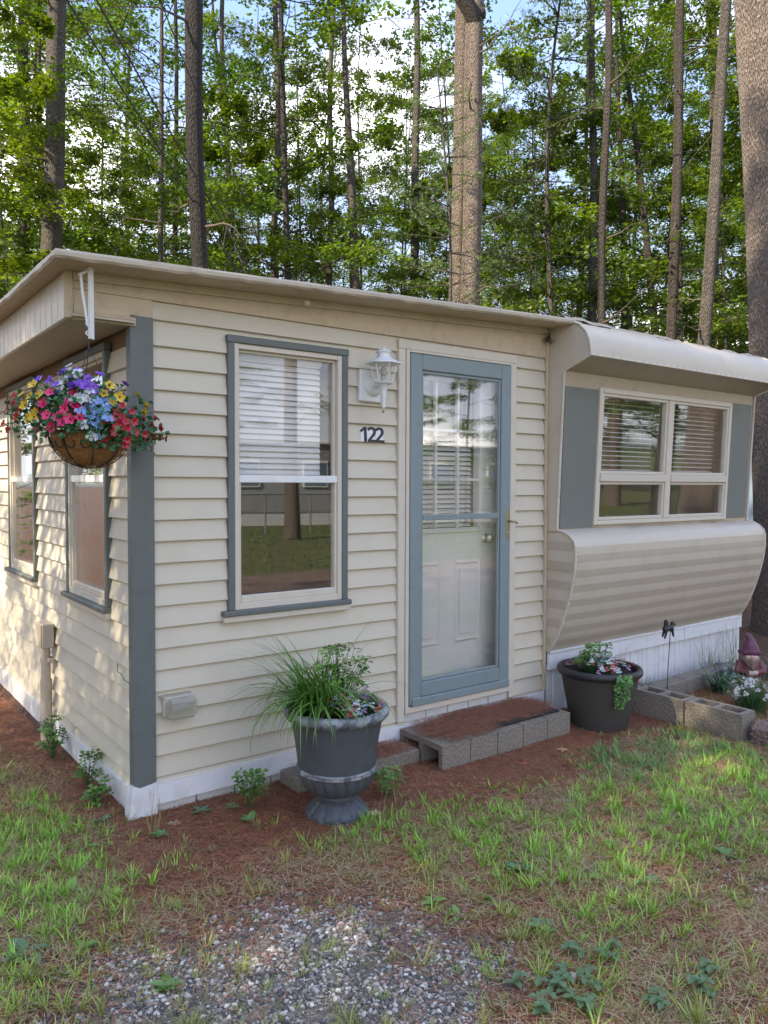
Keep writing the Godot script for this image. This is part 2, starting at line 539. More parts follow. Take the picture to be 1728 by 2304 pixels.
# a single-hung window: slate casing, sill, vinyl frame, two sashes; x0..y1 are the casing's outer edges
func window(parent: Node, xf: Transform3D, x0: float, x1: float, y0: float, y1: float, rail: float) -> Node3D:
	var w := 0.036
	var cs := MB.new()
	cs.box(Vector3(x0, y0, -0.02), Vector3(x0 + w, y1 - w, 0.012), 0.003)
	cs.box(Vector3(x1 - w, y0, -0.02), Vector3(x1, y1 - w, 0.012), 0.003)
	cs.box(Vector3(x0 - 0.004, y1 - w, -0.02), Vector3(x1 + 0.004, y1, 0.015), 0.003)
	var win := mb(parent, "window", cs, M.slate_paint, xf)
	var sill := MB.new()
	sill.box(Vector3(x0 - 0.035, y0 - 0.026, -0.02), Vector3(x1 + 0.012, y0, 0.036), 0.004)
	mb(win, "sill", sill, M.slate_paint)
	mb(win, "sill_strip", bxm(Vector3(x0 - 0.03, y0 - 0.058, -0.018), Vector3(x1 + 0.01, y0 - 0.026, 0.022), 0.003), M.vinyl_cream)
	var a := x0 + w
	var z := x1 - w
	var bot := y0
	var top := y1 - w
	var f := 0.026
	var fr := MB.new()
	fr.box(Vector3(a, bot, -0.07), Vector3(a + f, top, 0.005), 0.002)
	fr.box(Vector3(z - f, bot, -0.07), Vector3(z, top, 0.005), 0.002)
	fr.box(Vector3(a + f, top - f, -0.07), Vector3(z - f, top, 0.003), 0.002)
	fr.box(Vector3(a + f, bot, -0.07), Vector3(z - f, bot + 0.034, 0.003), 0.002)
	mb(win, "frame", fr, M.vinyl_cream)
	var sa := a + f
	var sz := z - f
	var lo := bot + 0.034
	var hi := top - f
	var sw := 0.014
	var up := MB.new()
	up.box(Vector3(sa, rail, -0.045), Vector3(sa + sw, hi, -0.02), 0.002)
	up.box(Vector3(sz - sw, rail, -0.045), Vector3(sz, hi, -0.02), 0.002)
	up.box(Vector3(sa + sw, hi - sw, -0.045), Vector3(sz - sw, hi, -0.021), 0.002)
	mb(win, "upper_sash", up, M.vinyl_cream)
	var dn := MB.new()
	dn.box(Vector3(sa, lo, -0.03), Vector3(sa + sw, rail - 0.018, -0.006), 0.002)
	dn.box(Vector3(sz - sw, lo, -0.03), Vector3(sz, rail - 0.018, -0.006), 0.002)
	dn.box(Vector3(sa + sw, lo, -0.03), Vector3(sz - sw, lo + 0.034, -0.004), 0.003)
	mb(win, "lower_sash", dn, M.vinyl_cream)
	mb(win, "meeting_rail", bxm(Vector3(sa, rail - 0.018, -0.045), Vector3(sz, rail + 0.02, 0.0), 0.003), M.white_metal)
	pane(win, sa + sw, sz - sw, rail + 0.02, hi - sw, -0.032)
	pane(win, sa + sw, sz - sw, lo + 0.034, rail - 0.018, -0.012, Transform3D.IDENTITY, 3)  # third glass sheet added to strengthen the lawn's reflection
	return win

func slats(win: Node, x0: float, x1: float, y0: float, y1: float, z: float, pitch: float, wide: float, tilt: float):
	var b := MB.new()
	for k in 4:
		var u := (k / 4.0 - 0.5) * wide
		var u2 := ((k + 1) / 4.0 - 0.5) * wide
		var h := func(q: float) -> float: return 0.1 * wide * (1.0 - pow(q / wide * 2.0, 2.0))
		b.quad(Vector3(x0, h.call(u), u), Vector3(x1, h.call(u), u), Vector3(x1, h.call(u2), u2), Vector3(x0, h.call(u2), u2), Vector3(0, 1, 0))
	var m := b.mesh()
	var y := y1
	while y > y0:
		part(win, "blind_slat", m, M.blind, Transform3D(Basis(Vector3.RIGHT, tilt + rng.randf_range(-0.03, 0.03)), Vector3(0, y, z)))
		y -= pitch
	for x in [lerpf(x0, x1, 0.3), lerpf(x0, x1, 0.78)]:
		var t := MB.new()
		t.tube([Vector3(x, y0, z + wide * 0.55), Vector3(x, y1, z + wide * 0.55)], [0.0012], 4, false)
		mb(win, "blind_cord", t, M.blind)

func cottage():
	var H := thing("cottage", "cream lap-sided cottage with slate corner post, window and blue storm door", "house")
	board_noise.seed = 8
	board_noise.frequency = 0.02
	var win_hole := [0.468, 1.178, 0.868, 2.288]
	var door_hole := [1.527, 2.486, 0.16, 2.384]
	# wall bodies, floor, ceiling and the room behind the glass
	mb(H, "front_wall", wall_core([[0.505, 1.141, 0.93, 2.25], [1.60, 2.43, 0.25, 2.33]], 0.02, 2.78, 0.0, 2.45, -0.11, -0.026), M.room_wall)
	mb(H, "side_wall", wall_core([[-1.09, -0.40, 0.95, 2.215], [-2.67, -1.93, 0.95, 2.215]], -4.2, -0.112, 0.0, 2.44, -0.11, -0.026), M.room_wall, LEFT)
	mb(H, "back_wall", bxm(Vector3(0.02, 0, -4.29), Vector3(2.78, 2.45, -4.2)), M.siding)
	mb(H, "party_wall", bxm(Vector3(2.70, 0, -4.19), Vector3(2.78, 2.5, -0.112)), M.room_wall)
	mb(H, "floor", bxm(Vector3(0.112, 0.1, -4.19), Vector3(2.69, 0.24, -0.112)), M.room_floor)
	mb(H, "room_partition", bxm(Vector3(0.75, 0.242, -2.05), Vector3(2.69, 2.43, -1.98)), M.wood_panel)
	# siding
	var ys := []
	ys.append(0.137)
	for i in 21: ys.append(0.1698 + 0.1013 * i)
	ys.append(2.315)
	siding(H, Transform3D.IDENTITY, 0.094, 2.775, ys, [win_hole, door_hole])
	siding(H, Transform3D.IDENTITY, 0.096, 2.775, [2.315, 2.402], [door_hole])
	var top := MB.new()
	top.prism(PackedVector2Array([Vector2(-0.255, 2.402), Vector2(2.775, 2.402), Vector2(2.775, roof_under(2.775)), Vector2(-0.255, roof_under(-0.255))]), Vector3(0, 0, -0.018), Vector3.RIGHT, Vector3.UP, Vector3(0, 0, 0.017))
	mb(H, "frieze_panel", top, M.cream_paint)
	mb(H, "frieze_panel", bxm(Vector3(-0.255, 2.312, -0.018), Vector3(0.094, 2.4, -0.002)), M.cream_paint)
	var yl := []
	yl.append(0.10)
	for i in 21: yl.append(0.1733 + 0.1013 * i)
	siding(H, LEFT, -4.2, -0.04, yl, [[-1.125, -0.37, 0.875, 2.3], [-2.705, -1.895, 0.875, 2.3]])
	# corner post with its white foot
	var post := MB.new()
	post.prism(PackedVector2Array([Vector2(-0.012, 0.012), Vector2(0.094, 0.012), Vector2(0.094, -0.02), Vector2(-0.0, -0.02), Vector2(-0.0, -0.045), Vector2(-0.012, -0.045)]), Vector3(0, 0.15, 0), Vector3.RIGHT, Vector3(0, 0, 1), Vector3(0, 2.168, 0))
	mb(H, "corner_post", post, M.slate_paint)
	var foot := MB.new()
	foot.prism(PackedVector2Array([Vector2(-0.035, 0.0), Vector2(0.097, 0.0), Vector2(0.095, 0.165), Vector2(0.02, 0.152), Vector2(-0.018, 0.17)]), Vector3(0, -0.01, 0.016), Vector3.RIGHT, Vector3.UP, Vector3(0, 0, -0.03))
	foot.prism(PackedVector2Array([Vector2(-0.055, 0.0), Vector2(-0.0145, 0.0), Vector2(-0.0145, 0.168), Vector2(-0.05, 0.16)]), Vector3(-0.034, -0.01, 0), Vector3(0, 0, 1), Vector3.UP, Vector3(0.016, 0, 0))
	mb(H, "post_foot", foot, M.white_trim)
	# white skirt boards and the painted blocks under them
	var sk := MB.new()
	sk.prism(PackedVector2Array([Vector2(0.098, 0.045), Vector2(1.522, 0.055), Vector2(1.522, 0.149), Vector2(0.098, 0.141)]), Vector3(0, 0, -0.02), Vector3.RIGHT, Vector3.UP, Vector3(0, 0, 0.03))
	sk.prism(PackedVector2Array([Vector2(1.522, 0.055), Vector2(2.79, 0.06), Vector2(2.79, 0.157), Vector2(1.522, 0.149)]), Vector3(0, 0, -0.02), Vector3.RIGHT, Vector3.UP, Vector3(0, 0, 0.028))
	mb(H, "skirt_board", sk, M.white_trim)
	var sl := MB.new()
	sl.prism(PackedVector2Array([Vector2(-4.2, -0.09), Vector2(-0.06, 0.0), Vector2(-0.06, 0.118), Vector2(-4.2, 0.098)]), Vector3(0, 0, -0.02), Vector3.RIGHT, Vector3.UP, Vector3(0, 0, 0.028))
	mb(H, "skirt_board", sl, M.white_trim, LEFT)
	for i in 13:
		var x := 0.1 + i * 0.205
		mb(H, "block", bxm(Vector3(x, -0.05, -0.12), Vector3(x + 0.199, 0.058 + rng.randf() * 0.004, -0.004 - rng.randf() * 0.006), 0.006), M.painted_block)
	# windows
	var w := window(H, Transform3D.IDENTITY, 0.468, 1.178, 0.926, 2.288, 1.581)
	slats(w, 0.55, 1.065, 1.56, 2.2, -0.105, 0.0305, 0.034, 1.12)
	mb(w, "blind_rail", bxm(Vector3(0.545, 2.195, -0.125), Vector3(1.07, 2.23, -0.085), 0.003), M.blind)
	var w2 := window(H, LEFT, -1.125, -0.37, 0.935, 2.252, 1.58)
	w2.set_meta("label", "side window beside the corner post")
	window(H, LEFT, -2.705, -1.895, 0.935, 2.252, 1.58)
	# eave box over the side wall
	var zz := -4.25
	while zz < -0.01:
		var z1 := minf(zz + 0.106, -0.004)
		mb(H, "fascia_board", bxm(Vector3(-0.29, 2.272, zz + 0.003), Vector3(-0.27, roof_under(-0.28) - 0.001, z1 - 0.003), 0.003), M.vinyl_cream)
		zz += 0.106
	zz = -4.25
	while zz < -0.03:
		mb(H, "soffit_panel", soffit_panel(0.1), M.soffit, Transform3D(Basis.IDENTITY, Vector3(-0.268, 2.276, zz)))
		zz += 0.1
	var tr := MB.new()
	tr.box(Vector3(-0.294, 2.272, -0.003), Vector3(-0.257, roof_under(-0.275), 0.008), 0.002)
	mb(H, "eave_trim", tr, M.cream_paint)
	mb(H, "eave_trim", bxm(Vector3(-0.256, 2.306, -0.017), Vector3(0.014, 2.337, 0.012), 0.002), M.cream_paint)
	mb(H, "eave_trim", bxm(Vector3(-0.256, 2.268, -0.017), Vector3(0.0135, 2.3055, 0.018), 0.002), M.cream_paint)
	# sloping strip under the roof
	var fs := MB.new()
	fs.prism(PackedVector2Array([Vector2(-0.256, roof_under(-0.256) - 0.037), Vector2(2.775, roof_under(2.775) - 0.037), Vector2(2.775, roof_under(2.775) - 0.0005), Vector2(-0.256, roof_under(-0.256) - 0.0005)]), Vector3(0, 0, -0.0005), Vector3.RIGHT, Vector3.UP, Vector3(0, 0, 0.014))
	mb(H, "eave_trim", fs, M.cream_paint)
	# roof
	var rf := MB.new()
	rf.prism(PackedVector2Array([Vector2(-0.37, roof_under(-0.37)), Vector2(2.9, roof_under(2.9)), Vector2(2.9, roof_under(2.9) + 0.026), Vector2(-0.37, roof_under(-0.37) + 0.026)]), Vector3(0, 0, 0.2), Vector3.RIGHT, Vector3.UP, Vector3(0, 0, -4.65))
	var roof := mb(H, "roof", rf, M.cream_paint)
	mb(roof, "drip_edge", drip(), M.cream_metal)
	var tp := MB.new()
	tp.prism(PackedVector2Array([Vector2(-0.374, roof_under(-0.37) + 0.027), Vector2(2.9, roof_under(2.9) + 0.027), Vector2(2.9, roof_under(2.9) + 0.032), Vector2(-0.374, roof_under(-0.37) + 0.032)]), Vector3(0, 0, 0.19), Vector3.RIGHT, Vector3.UP, Vector3(0, 0, -4.63))
	mb(roof, "roof_sheet", tp, M.roofing)
	var kn := MB.new()
	kn.ball(Vector3(0.86, 2.475, 0.10), Vector3(0.022, 0.02, 0.022), 10, 6)
	mb(roof, "knob", kn, M.cream_metal)
	door(H)

func soffit_panel(w: float) -> MB:
	var b := MB.new()
	var prev := Vector2(0, 0)
	for k in 5:
		for q in [Vector2(k * w / 5 + 0.003, 0.0), Vector2((k + 1) * w / 5 - 0.004, 0.0), Vector2((k + 1) * w / 5 - 0.003, 0.012), Vector2((k + 1) * w / 5, 0.012)]:
			b.quad(Vector3(0, prev.y, prev.x), Vector3(0.268, prev.y, prev.x), Vector3(0.268, q.y, q.x), Vector3(0, q.y, q.x), Vector3(0, -1, 0))
			prev = q
	return b

# bent sheet-metal edge along the front and the eave of the roof
func drip() -> MB:
	var b := MB.new()
	var f := FastNoiseLite.new()
	f.seed = 77; f.frequency = 0.09
	var path := []
	var k := 0
	var z := -4.4
	while z < 0.2:
		path.append([Vector3(-0.374, 0, z), Vector3(-1, 0, 0)]); z += 0.06
	path.append([Vector3(-0.374, 0, 0.204), Vector3(-0.7, 0, 0.7)])
	var x := -0.33
	while x < 2.86:
		path.append([Vector3(x, 0, 0.204), Vector3(0, 0, 1)]); x += 0.045
	var prev := []
	for q in path:
		var p: Vector3 = q[0]
		var o: Vector3 = q[1]
		var s := k * 1.0
		var yu := roof_under(p.x)
		var bulge := 0.010 + 0.008 * f.get_noise_1d(s * 2.3)
		var drop := 0.003 + 0.009 * f.get_noise_1d(s * 3.1 + 90.0)
		var ring := [p + Vector3(0, yu + 0.036 + 0.003 * f.get_noise_1d(s * 1.7 + 40.0), 0) - o * 0.03, p + Vector3(0, yu + 0.034 + 0.003 * f.get_noise_1d(s * 1.7 + 40.0), 0) + o * 0.002, p + Vector3(0, yu + 0.022, 0) + o * bulge, p + Vector3(0, yu + 0.008 - drop * 0.5, 0) + o * (bulge * 0.8 + 0.003), p + Vector3(0, yu - drop, 0) + o * 0.004, p + Vector3(0, yu - drop - 0.001, 0) - o * 0.004]
		if prev.size():
			var outs := [Vector3(0, 1, 0), o + Vector3(0, 0.5, 0), o, o - Vector3(0, 0.3, 0), Vector3(0, -1, 0)]
			for i in 5: b.quad(prev[i], prev[i + 1], ring[i + 1], ring[i], outs[i])
		prev = ring
		k += 1
	return b

func door(H: Node3D):
	# cream casing
	var cs := MB.new()
	cs.box(Vector3(1.525, 0.17, -0.02), Vector3(1.575, 2.334, 0.014), 0.003)
	cs.box(Vector3(2.442, 0.17, -0.02), Vector3(2.487, 2.334, 0.014), 0.003)
	cs.box(Vector3(1.525, 2.334, -0.02), Vector3(2.487, 2.386, 0.016), 0.003)
	var casing := mb(H, "door_casing", cs, M.vinyl_cream)
	mb(casing, "inner_casing", bxm(Vector3(1.577, 0.215, -0.09), Vector3(1.601, 2.332, 0.02), 0.002), M.vinyl_cream)
	mb(casing, "inner_casing", bxm(Vector3(2.43, 0.215, -0.09), Vector3(2.441, 2.332, 0.018), 0.002), M.vinyl_cream)
	mb(casing, "inner_casing", bxm(Vector3(1.602, 2.318, -0.09), Vector3(2.429, 2.333, 0.02), 0.002), M.vinyl_cream)
	mb(casing, "threshold", bxm(Vector3(1.577, 0.214, -0.1), Vector3(2.441, 0.25, 0.022), 0.003), M.vinyl_cream)
	for i in 5:
		mb(casing, "brick", bxm(Vector3(1.58 + i * 0.172, 0.159, -0.09), Vector3(1.748 + i * 0.172, 0.212, 0.002), 0.004), M.painted_block)
	# storm door
	var sd := MB.new()
	sd.box(Vector3(1.604, 0.262, -0.008), Vector3(1.69, 2.314, 0.026), 0.005)
	sd.box(Vector3(2.342, 0.262, -0.008), Vector3(2.427, 2.314, 0.026), 0.005)
	sd.box(Vector3(1.691, 2.222, -0.008), Vector3(2.341, 2.314, 0.025), 0.005)
	sd.box(Vector3(1.691, 0.30, -0.008), Vector3(2.341, 0.385, 0.025), 0.005)
	var storm := mb(H, "storm_door", sd, M.door_blue)
	mb(storm, "kick_sweep", bxm(Vector3(1.62, 0.252, -0.006), Vector3(2.425, 0.299, 0.034), 0.004), M.door_blue)
	var ins := MB.new()
	for e in [[1.692, 1.706], [2.326, 2.34]]: ins.box(Vector3(e[0], 0.386, -0.004), Vector3(e[1], 2.221, 0.016), 0.003)
	ins.box(Vector3(1.707, 2.204, -0.004), Vector3(2.325, 2.221, 0.015), 0.003)
	ins.box(Vector3(1.707, 0.386, -0.004), Vector3(2.325, 0.40, 0.015), 0.003)
	ins.box(Vector3(1.707, 1.344, -0.004), Vector3(2.325, 1.376, 0.018), 0.003)
	mb(storm, "glazing_strip", ins, M.door_blue)
	pane(storm, 1.706, 2.326, 1.376, 2.204, 0.009, Transform3D.IDENTITY, 3)  # sheets beyond a single storm glass are added for a stronger reflection
	pane(storm, 1.706, 2.326, 0.40, 1.344, 0.011, Transform3D.IDENTITY, 3)  # extra sheets here too, added only for their reflection
	for y in [0.45, 0.62, 0.95, 1.30, 1.62, 1.90, 2.2]:
		mb(storm, "hinge_screw", bxm(Vector3(1.594, y, 0.0205), Vector3(1.6, y + 0.008, 0.0225)), M.steel)
	var hp := mb(storm, "handle_plate", bxm(Vector3(2.388, 1.215, 0.026), Vector3(2.413, 1.392, 0.032), 0.003), M.brass)
	hp.set_meta("label", "worn brass handle plate")
	var lv := MB.new()
	lv.tube([Vector3(2.40, 1.325, 0.03), Vector3(2.40, 1.325, 0.055), Vector3(2.405, 1.322, 0.062), Vector3(2.44, 1.318, 0.064), Vector3(2.455, 1.305, 0.062)], [0.007, 0.007, 0.007, 0.006, 0.005], 8)
	mb(storm, "handle_lever", lv, M.brass)
	var cyl := MB.new()
	cyl.tube([Vector3(2.40, 1.25, 0.03), Vector3(2.40, 1.25, 0.037)], [0.009], 12)
	mb(storm, "lock", cyl, M.steel)
	# white panelled door behind the glass
	var d := MB.new()
	var x0 := 1.61
	var x1 := 2.425
	var gx0 := 1.71
	var gx1 := 2.25
	var gy0 := 1.285
	var gy1 := 2.19
	d.append_core(wall_core([[gx0, gx1, gy0, gy1]], x0, x1, 0.252, 2.316, -0.135, -0.092))
	var inner := mb(H, "entry_door", d, M.white_door)
	var lite := MB.new()
	for e in [[gx0 - 0.03, gx0], [gx1, gx1 + 0.03]]: lite.box(Vector3(e[0], gy0 - 0.03, -0.0915), Vector3(e[1], gy1 + 0.03, -0.078), 0.005)
	for e in [[gy0 - 0.03, gy0], [gy1, gy1 + 0.03]]: lite.box(Vector3(gx0, e[0], -0.0915), Vector3(gx1, e[1], -0.078), 0.005)
	mb(inner, "lite_frame", lite, M.white_door)
	for k in [1, 2]:
		var mx := lerpf(gx0, gx1, k / 3.0)
		var my := lerpf(gy0, gy1, k / 3.0)
		mb(inner, "glazing_bar", bxm(Vector3(mx - 0.009, gy0, -0.105), Vector3(mx + 0.009, gy1, -0.08), 0.003), M.white_door)
		for j in 3:
			var ax := lerpf(gx0, gx1, j / 3.0) + (0.0095 if j > 0 else 0.0)
			var bx := lerpf(gx0, gx1, (j + 1) / 3.0) - (0.0095 if j < 2 else 0.0)
			mb(inner, "glazing_bar", bxm(Vector3(ax, my - 0.009, -0.105), Vector3(bx, my + 0.009, -0.08), 0.003), M.white_door)
	pane(inner, gx0, gx1, gy0, gy1, -0.11, Transform3D.IDENTITY, 1)
	slats(inner, gx0 + 0.01, gx1 - 0.01, gy0 + 0.01, gy1 - 0.35, -0.155, 0.03, 0.03, 0.9)
	for px in [[1.70, 1.94], [2.04, 2.28]]:
		var fr := MB.new()
		for e in [0, 1]:
			fr.prism(PackedVector2Array([Vector2(0, 0), Vector2(0.028, 0), Vector2(0.014, 0.009)]), Vector3(px[e] + (0.0 if e == 0 else -0.028), 0.56, -0.0918), Vector3.RIGHT, Vector3(0, 0, 1), Vector3(0, 0.52, 0))
			fr.prism(PackedVector2Array([Vector2(0, 0), Vector2(0.028, 0), Vector2(0.014, 0.009)]), Vector3(px[0] + 0.028, 0.56 if e == 0 else 1.052, -0.0918), Vector3.UP, Vector3(0, 0, 1), Vector3(px[1] - px[0] - 0.056, 0, 0))
		fr.box(Vector3(px[0] + 0.05, 0.61, -0.0918), Vector3(px[1] - 0.05, 1.03, -0.083), 0.006)
		mb(inner, "door_panel", fr, M.white_door)
	var kb := MB.new()
	kb.t = Transform3D(Basis(Vector3.RIGHT, PI / 2), Vector3(2.315, 1.21, -0.09))
	kb.lathe([Vector2(0.03, 0.0), Vector2(0.03, 0.006), Vector2(0.012, 0.01), Vector2(0.012, 0.03), Vector2(0.026, 0.036), Vector2(0.03, 0.05), Vector2(0.022, 0.06), Vector2(0.0, 0.062)], 20)
	mb(inner, "knob", kb, M.steel)

# ---------------------------------------------------------------- trailer
func trailer():
	var T := thing("travel_trailer", "tan striped travel trailer end with bulging front and four-pane window", "trailer")
	var x0 := 2.80
	var x1 := 5.22
	# front outline (z, y) from the roof to the skirt
	var over := [Vector2(0.10, 2.628), Vector2(0.2, 2.615), Vector2(0.262, 2.588), Vector2(0.31, 2.54), Vector2(0.34, 2.48), Vector2(0.352, 2.42), Vector2(0.353, 2.382)]
	var soff := [Vector2(0.353, 2.382), Vector2(0.13, 2.306)]
	var shelf := [Vector2(0.085, 1.256), Vector2(0.15, 1.246), Vector2(0.20, 1.222), Vector2(0.235, 1.19), Vector2(0.25, 1.15)]
	var bulge := [Vector2(0.25, 1.15), Vector2(0.251, 1.06), Vector2(0.243, 0.98), Vector2(0.228, 0.90), Vector2(0.206, 0.81), Vector2(0.178, 0.72), Vector2(0.145, 0.63), Vector2(0.105, 0.54), Vector2(0.06, 0.465), Vector2(0.03, 0.425)]
	mb(T, "roof_cap", skin(over, x0, x1, 10), M.stripe_pale)
	mb(T, "overhang_soffit", skin(soff, x0, x1, 2), M.cream_metal)
	# wall under the overhang, leaning a little, with the window opening
	var tilt := atan2(0.13 - 0.085, 2.306 - 1.256)
	var WF := Transform3D(Basis(Vector3.RIGHT, tilt), Vector3(0, 1.256, 0.085))
	mb(T, "end_wall", wall_core([[3.20, 4.83, 0.035, 0.955]], x0 + 0.012, x1 - 0.012, -0.01, 1.06, -0.05, 0.0), M.cream_metal, WF)
	mb(T, "slate_panel", bxm(Vector3(2.825, 0.006, 0.0005), Vector3(3.165, 0.953, 0.006), 0.002), M.slate_panel, WF)
	mb(T, "slate_panel", bxm(Vector3(4.87, 0.03, 0.0005), Vector3(5.19, 0.975, 0.006), 0.002), M.slate_panel, WF)
	trailer_window(T, WF)
	mb(T, "front_shelf", skin(shelf, x0, x1, 12), M.stripe_pale)
	# striped lower front, one band after another
	var line := Curve2D.new()
	for p in bulge: line.add_point(p)
	var n := 15
	var len := line.get_baked_length()
	for i in n:
		var q := []
		for k in 4: q.append(line.sample_baked(len * (i + k / 3.0) / n))
		var band := mb(T, "stripe_band", skin(q, x0, x1, 14), M.stripe_tan if i % 2 == 1 else M.stripe_pale)
		if i % 2 == 1: band.set_meta("label", "darker tan stripe")
	# side skin facing the cottage door, and the far side
	var side := PackedVector2Array([Vector2(-0.03, 0.425)])
	for k in range(bulge.size() - 1, -1, -1): side.append(bulge[k])
	for k in range(shelf.size() - 2, -1, -1): side.append(shelf[k])
	side.append(Vector2(0.13, 2.306))
	for k in range(over.size() - 1, -1, -1): side.append(over[k])
	side.append(Vector2(-0.03, 2.628))
	for e in [[x0 + 0.001, 0.008], [x1 - 0.009, 0.008]]:
		var s := MB.new()
		s.prism(side, Vector3(e[0], 0, 0), Vector3(0, 0, 1), Vector3.UP, Vector3(e[1], 0, 0))
		mb(T, "side_skin", s, M.stripe_pale)
	for y in [0.47, 0.60, 0.73, 0.86, 0.99, 1.12]:
		var zf := 0.0
		for k in bulge.size() - 1:
			if y <= bulge[k].y and y >= bulge[k + 1].y: zf = lerpf(bulge[k].x, bulge[k + 1].x, (bulge[k].y - y) / (bulge[k].y - bulge[k + 1].y))
		mb(T, "stripe_band", bxm(Vector3(x0 - 0.0005, y, -0.012), Vector3(x0 + 0.001, y + 0.06, minf(zf, 0.24) - 0.012)), M.stripe_tan)
	# body running back, roof, far walls
	mb(T, "side_wall", bxm(Vector3(x1 - 0.05, 0.42, -6.4), Vector3(x1, 2.60, -0.031)), M.stripe_pale)
	mb(T, "side_wall", bxm(Vector3(x0, 0.42, -6.4), Vector3(x0 + 0.05, 2.60, -0.115)), M.stripe_pale)
	mb(T, "back_wall", bxm(Vector3(x0, 0.42, -6.45), Vector3(x1, 2.60, -6.401)), M.stripe_pale)
	mb(T, "floor", bxm(Vector3(x0 + 0.051, 0.42, -6.4), Vector3(x1 - 0.051, 0.5, 0.0)), M.room_wall)
	mb(T, "room_partition", bxm(Vector3(x0 + 0.051, 0.5, -2.1), Vector3(x1 - 0.051, 2.58, -2.05)), M.room_wall)
	var roof := mb(T, "roof", bxm(Vector3(x0 - 0.0, 2.60, -6.45), Vector3(x1, 2.63, 0.1)), M.roofing)
	# rolled metal flashing where the roof laps over the cap
	var fl := MB.new()
	var pts := []
	var fn := FastNoiseLite.new()
	fn.seed = 31; fn.frequency = 0.12
	for i in 46: pts.append(Vector3(lerpf(2.72, x1 + 0.02, i / 45.0), 2.630 + 0.016 * fn.get_noise_1d(i * 3.0) - 0.012 * smoothstep(0, 45, i) + 0.012 * exp(-i * 0.2), 0.195 + 0.03 * fn.get_noise_1d(i * 2.0 + 50)))
	for i in 45:
		var a: Vector3 = pts[i]
		var b: Vector3 = pts[i + 1]
		fl.quad(a + Vector3(0, 0.004, -0.12), b + Vector3(0, 0.004, -0.12), b + Vector3(0, 0.004, 0), a + Vector3(0, 0.004, 0), Vector3.UP)
		fl.quad(a + Vector3(0, 0.004, 0), b + Vector3(0, 0.004, 0), b + Vector3(0, -0.018, 0.014), a + Vector3(0, -0.018, 0.014), Vector3(0, 0.3, 1))
	mb(roof, "flashing", fl, M.cream_metal)
	# edge mouldings with their screws
	for x in [x0, x1]:
		var e := MB.new()
		var all := []
		for p in over: all.append(Vector3(x, p.y, p.x))
		e.tube(all, [0.009], 8)
		mb(T, "edge_moulding", e, M.vinyl_cream)
		e = MB.new()
		e.tube([Vector3(x, 2.382, 0.353), Vector3(x, 2.306, 0.14), Vector3(x, 1.78, 0.114), Vector3(x, 1.256, 0.092)], [0.009], 8)
		mb(T, "edge_moulding", e, M.vinyl_cream)
		e = MB.new()
		all = []
		for p in shelf: all.append(Vector3(x, p.y, p.x))
		for k in range(1, bulge.size()): all.append(Vector3(x, bulge[k].y, bulge[k].x))
		e.tube(all, [0.009], 8)
		mb(T, "edge_moulding", e, M.vinyl_cream)
	var lip := MB.new()
	lip.tube([Vector3(x0, 2.382, 0.355), Vector3(x1, 2.382, 0.355)], [0.007], 6)
	mb(T, "edge_moulding", lip, M.vinyl_cream)
	var rv := MB.new()
	rv.ball(Vector3.ZERO, Vector3(0.0045, 0.0045, 0.003), 6, 4)
	var rm := rv.mesh()
	for k in 26:
		var q := line.sample_baked(len * k / 26.0)
		part(T, "screw", rm, M.steel, Transform3D(Basis.IDENTITY, Vector3(x0 + 0.003, q.y, q.x + 0.011)))
	for k in 30:
		part(T, "screw", rm, M.steel, Transform3D(Basis.IDENTITY, Vector3(x0 + 0.06 + k * 0.08, 2.386 + 0.004, 0.362)))
		if k < 16: part(T, "screw", rm, M.steel, Transform3D(Basis.IDENTITY, Vector3(x0, 1.29 + k * 0.062, 0.104 + k * 0.0025)))
	# vertical trim where trailer and cottage meet, seams of the side skin
	mb(T, "joint_trim", bxm(Vector3(2.777, 0.16, -0.016), Vector3(2.7995, 1.35, 0.012), 0.003), M.cream_paint)
	mb(T, "joint_trim", bxm(Vector3(2.777, 1.352, -0.016), Vector3(2.7995, 2.56, 0.008), 0.003), M.cream_paint)
	for y in [1.235, 0.985]:
		mb(T, "seam_strip", bxm(Vector3(2.7955, y, 0.013), Vector3(2.8005, y + 0.014, 0.2 if y < 1.2 else 0.085), 0.001), M.cream_metal)
	# skirting of upright white panels under a white band
	var band := MB.new()
	band.prism(PackedVector2Array([Vector2(2.80, 0.305), Vector2(4.42, 0.325), Vector2(4.42, 0.432), Vector2(2.80, 0.415)]), Vector3(0, 0, 0.018), Vector3.RIGHT, Vector3.UP, Vector3(0, 0, 0.02))
	mb(T, "skirt_band", band, M.white_trim)
	band = MB.new()
	band.prism(PackedVector2Array([Vector2(4.40, 0.325), Vector2(5.26, 0.335), Vector2(5.26, 0.445), Vector2(4.40, 0.436)]), Vector3(0, 0, 0.02), Vector3.RIGHT, Vector3.UP, Vector3(0, 0, 0.024))
	mb(T, "skirt_band", band, M.white_trim)
	mb(T, "skirt_band", bxm(Vector3(2.80, 0.418, 0.014), Vector3(5.25, 0.432, 0.05), 0.003), M.white_trim)
	for k in 23:
		var x := 2.81 + k * 0.1075
		var p := MB.new()
		p.prism(PackedVector2Array([Vector2(0.001, 0), Vector2(0.04, 0), Vector2(0.048, -0.009), Vector2(0.062, -0.009), Vector2(0.07, 0), Vector2(0.1065, 0), Vector2(0.1065, -0.016), Vector2(0.001, -0.016)]), Vector3(x, -0.03, 0.012 - 0.003 * (k % 2)), Vector3.RIGHT, Vector3(0, 0, 1), Vector3(0, 0.36, 0))
		mb(T, "skirt_panel", p, M.white_trim)
	mb(T, "skirt_panel", bxm(Vector3(5.265, -0.03, -6.4), Vector3(5.28, 0.42, -0.006)), M.white_trim)

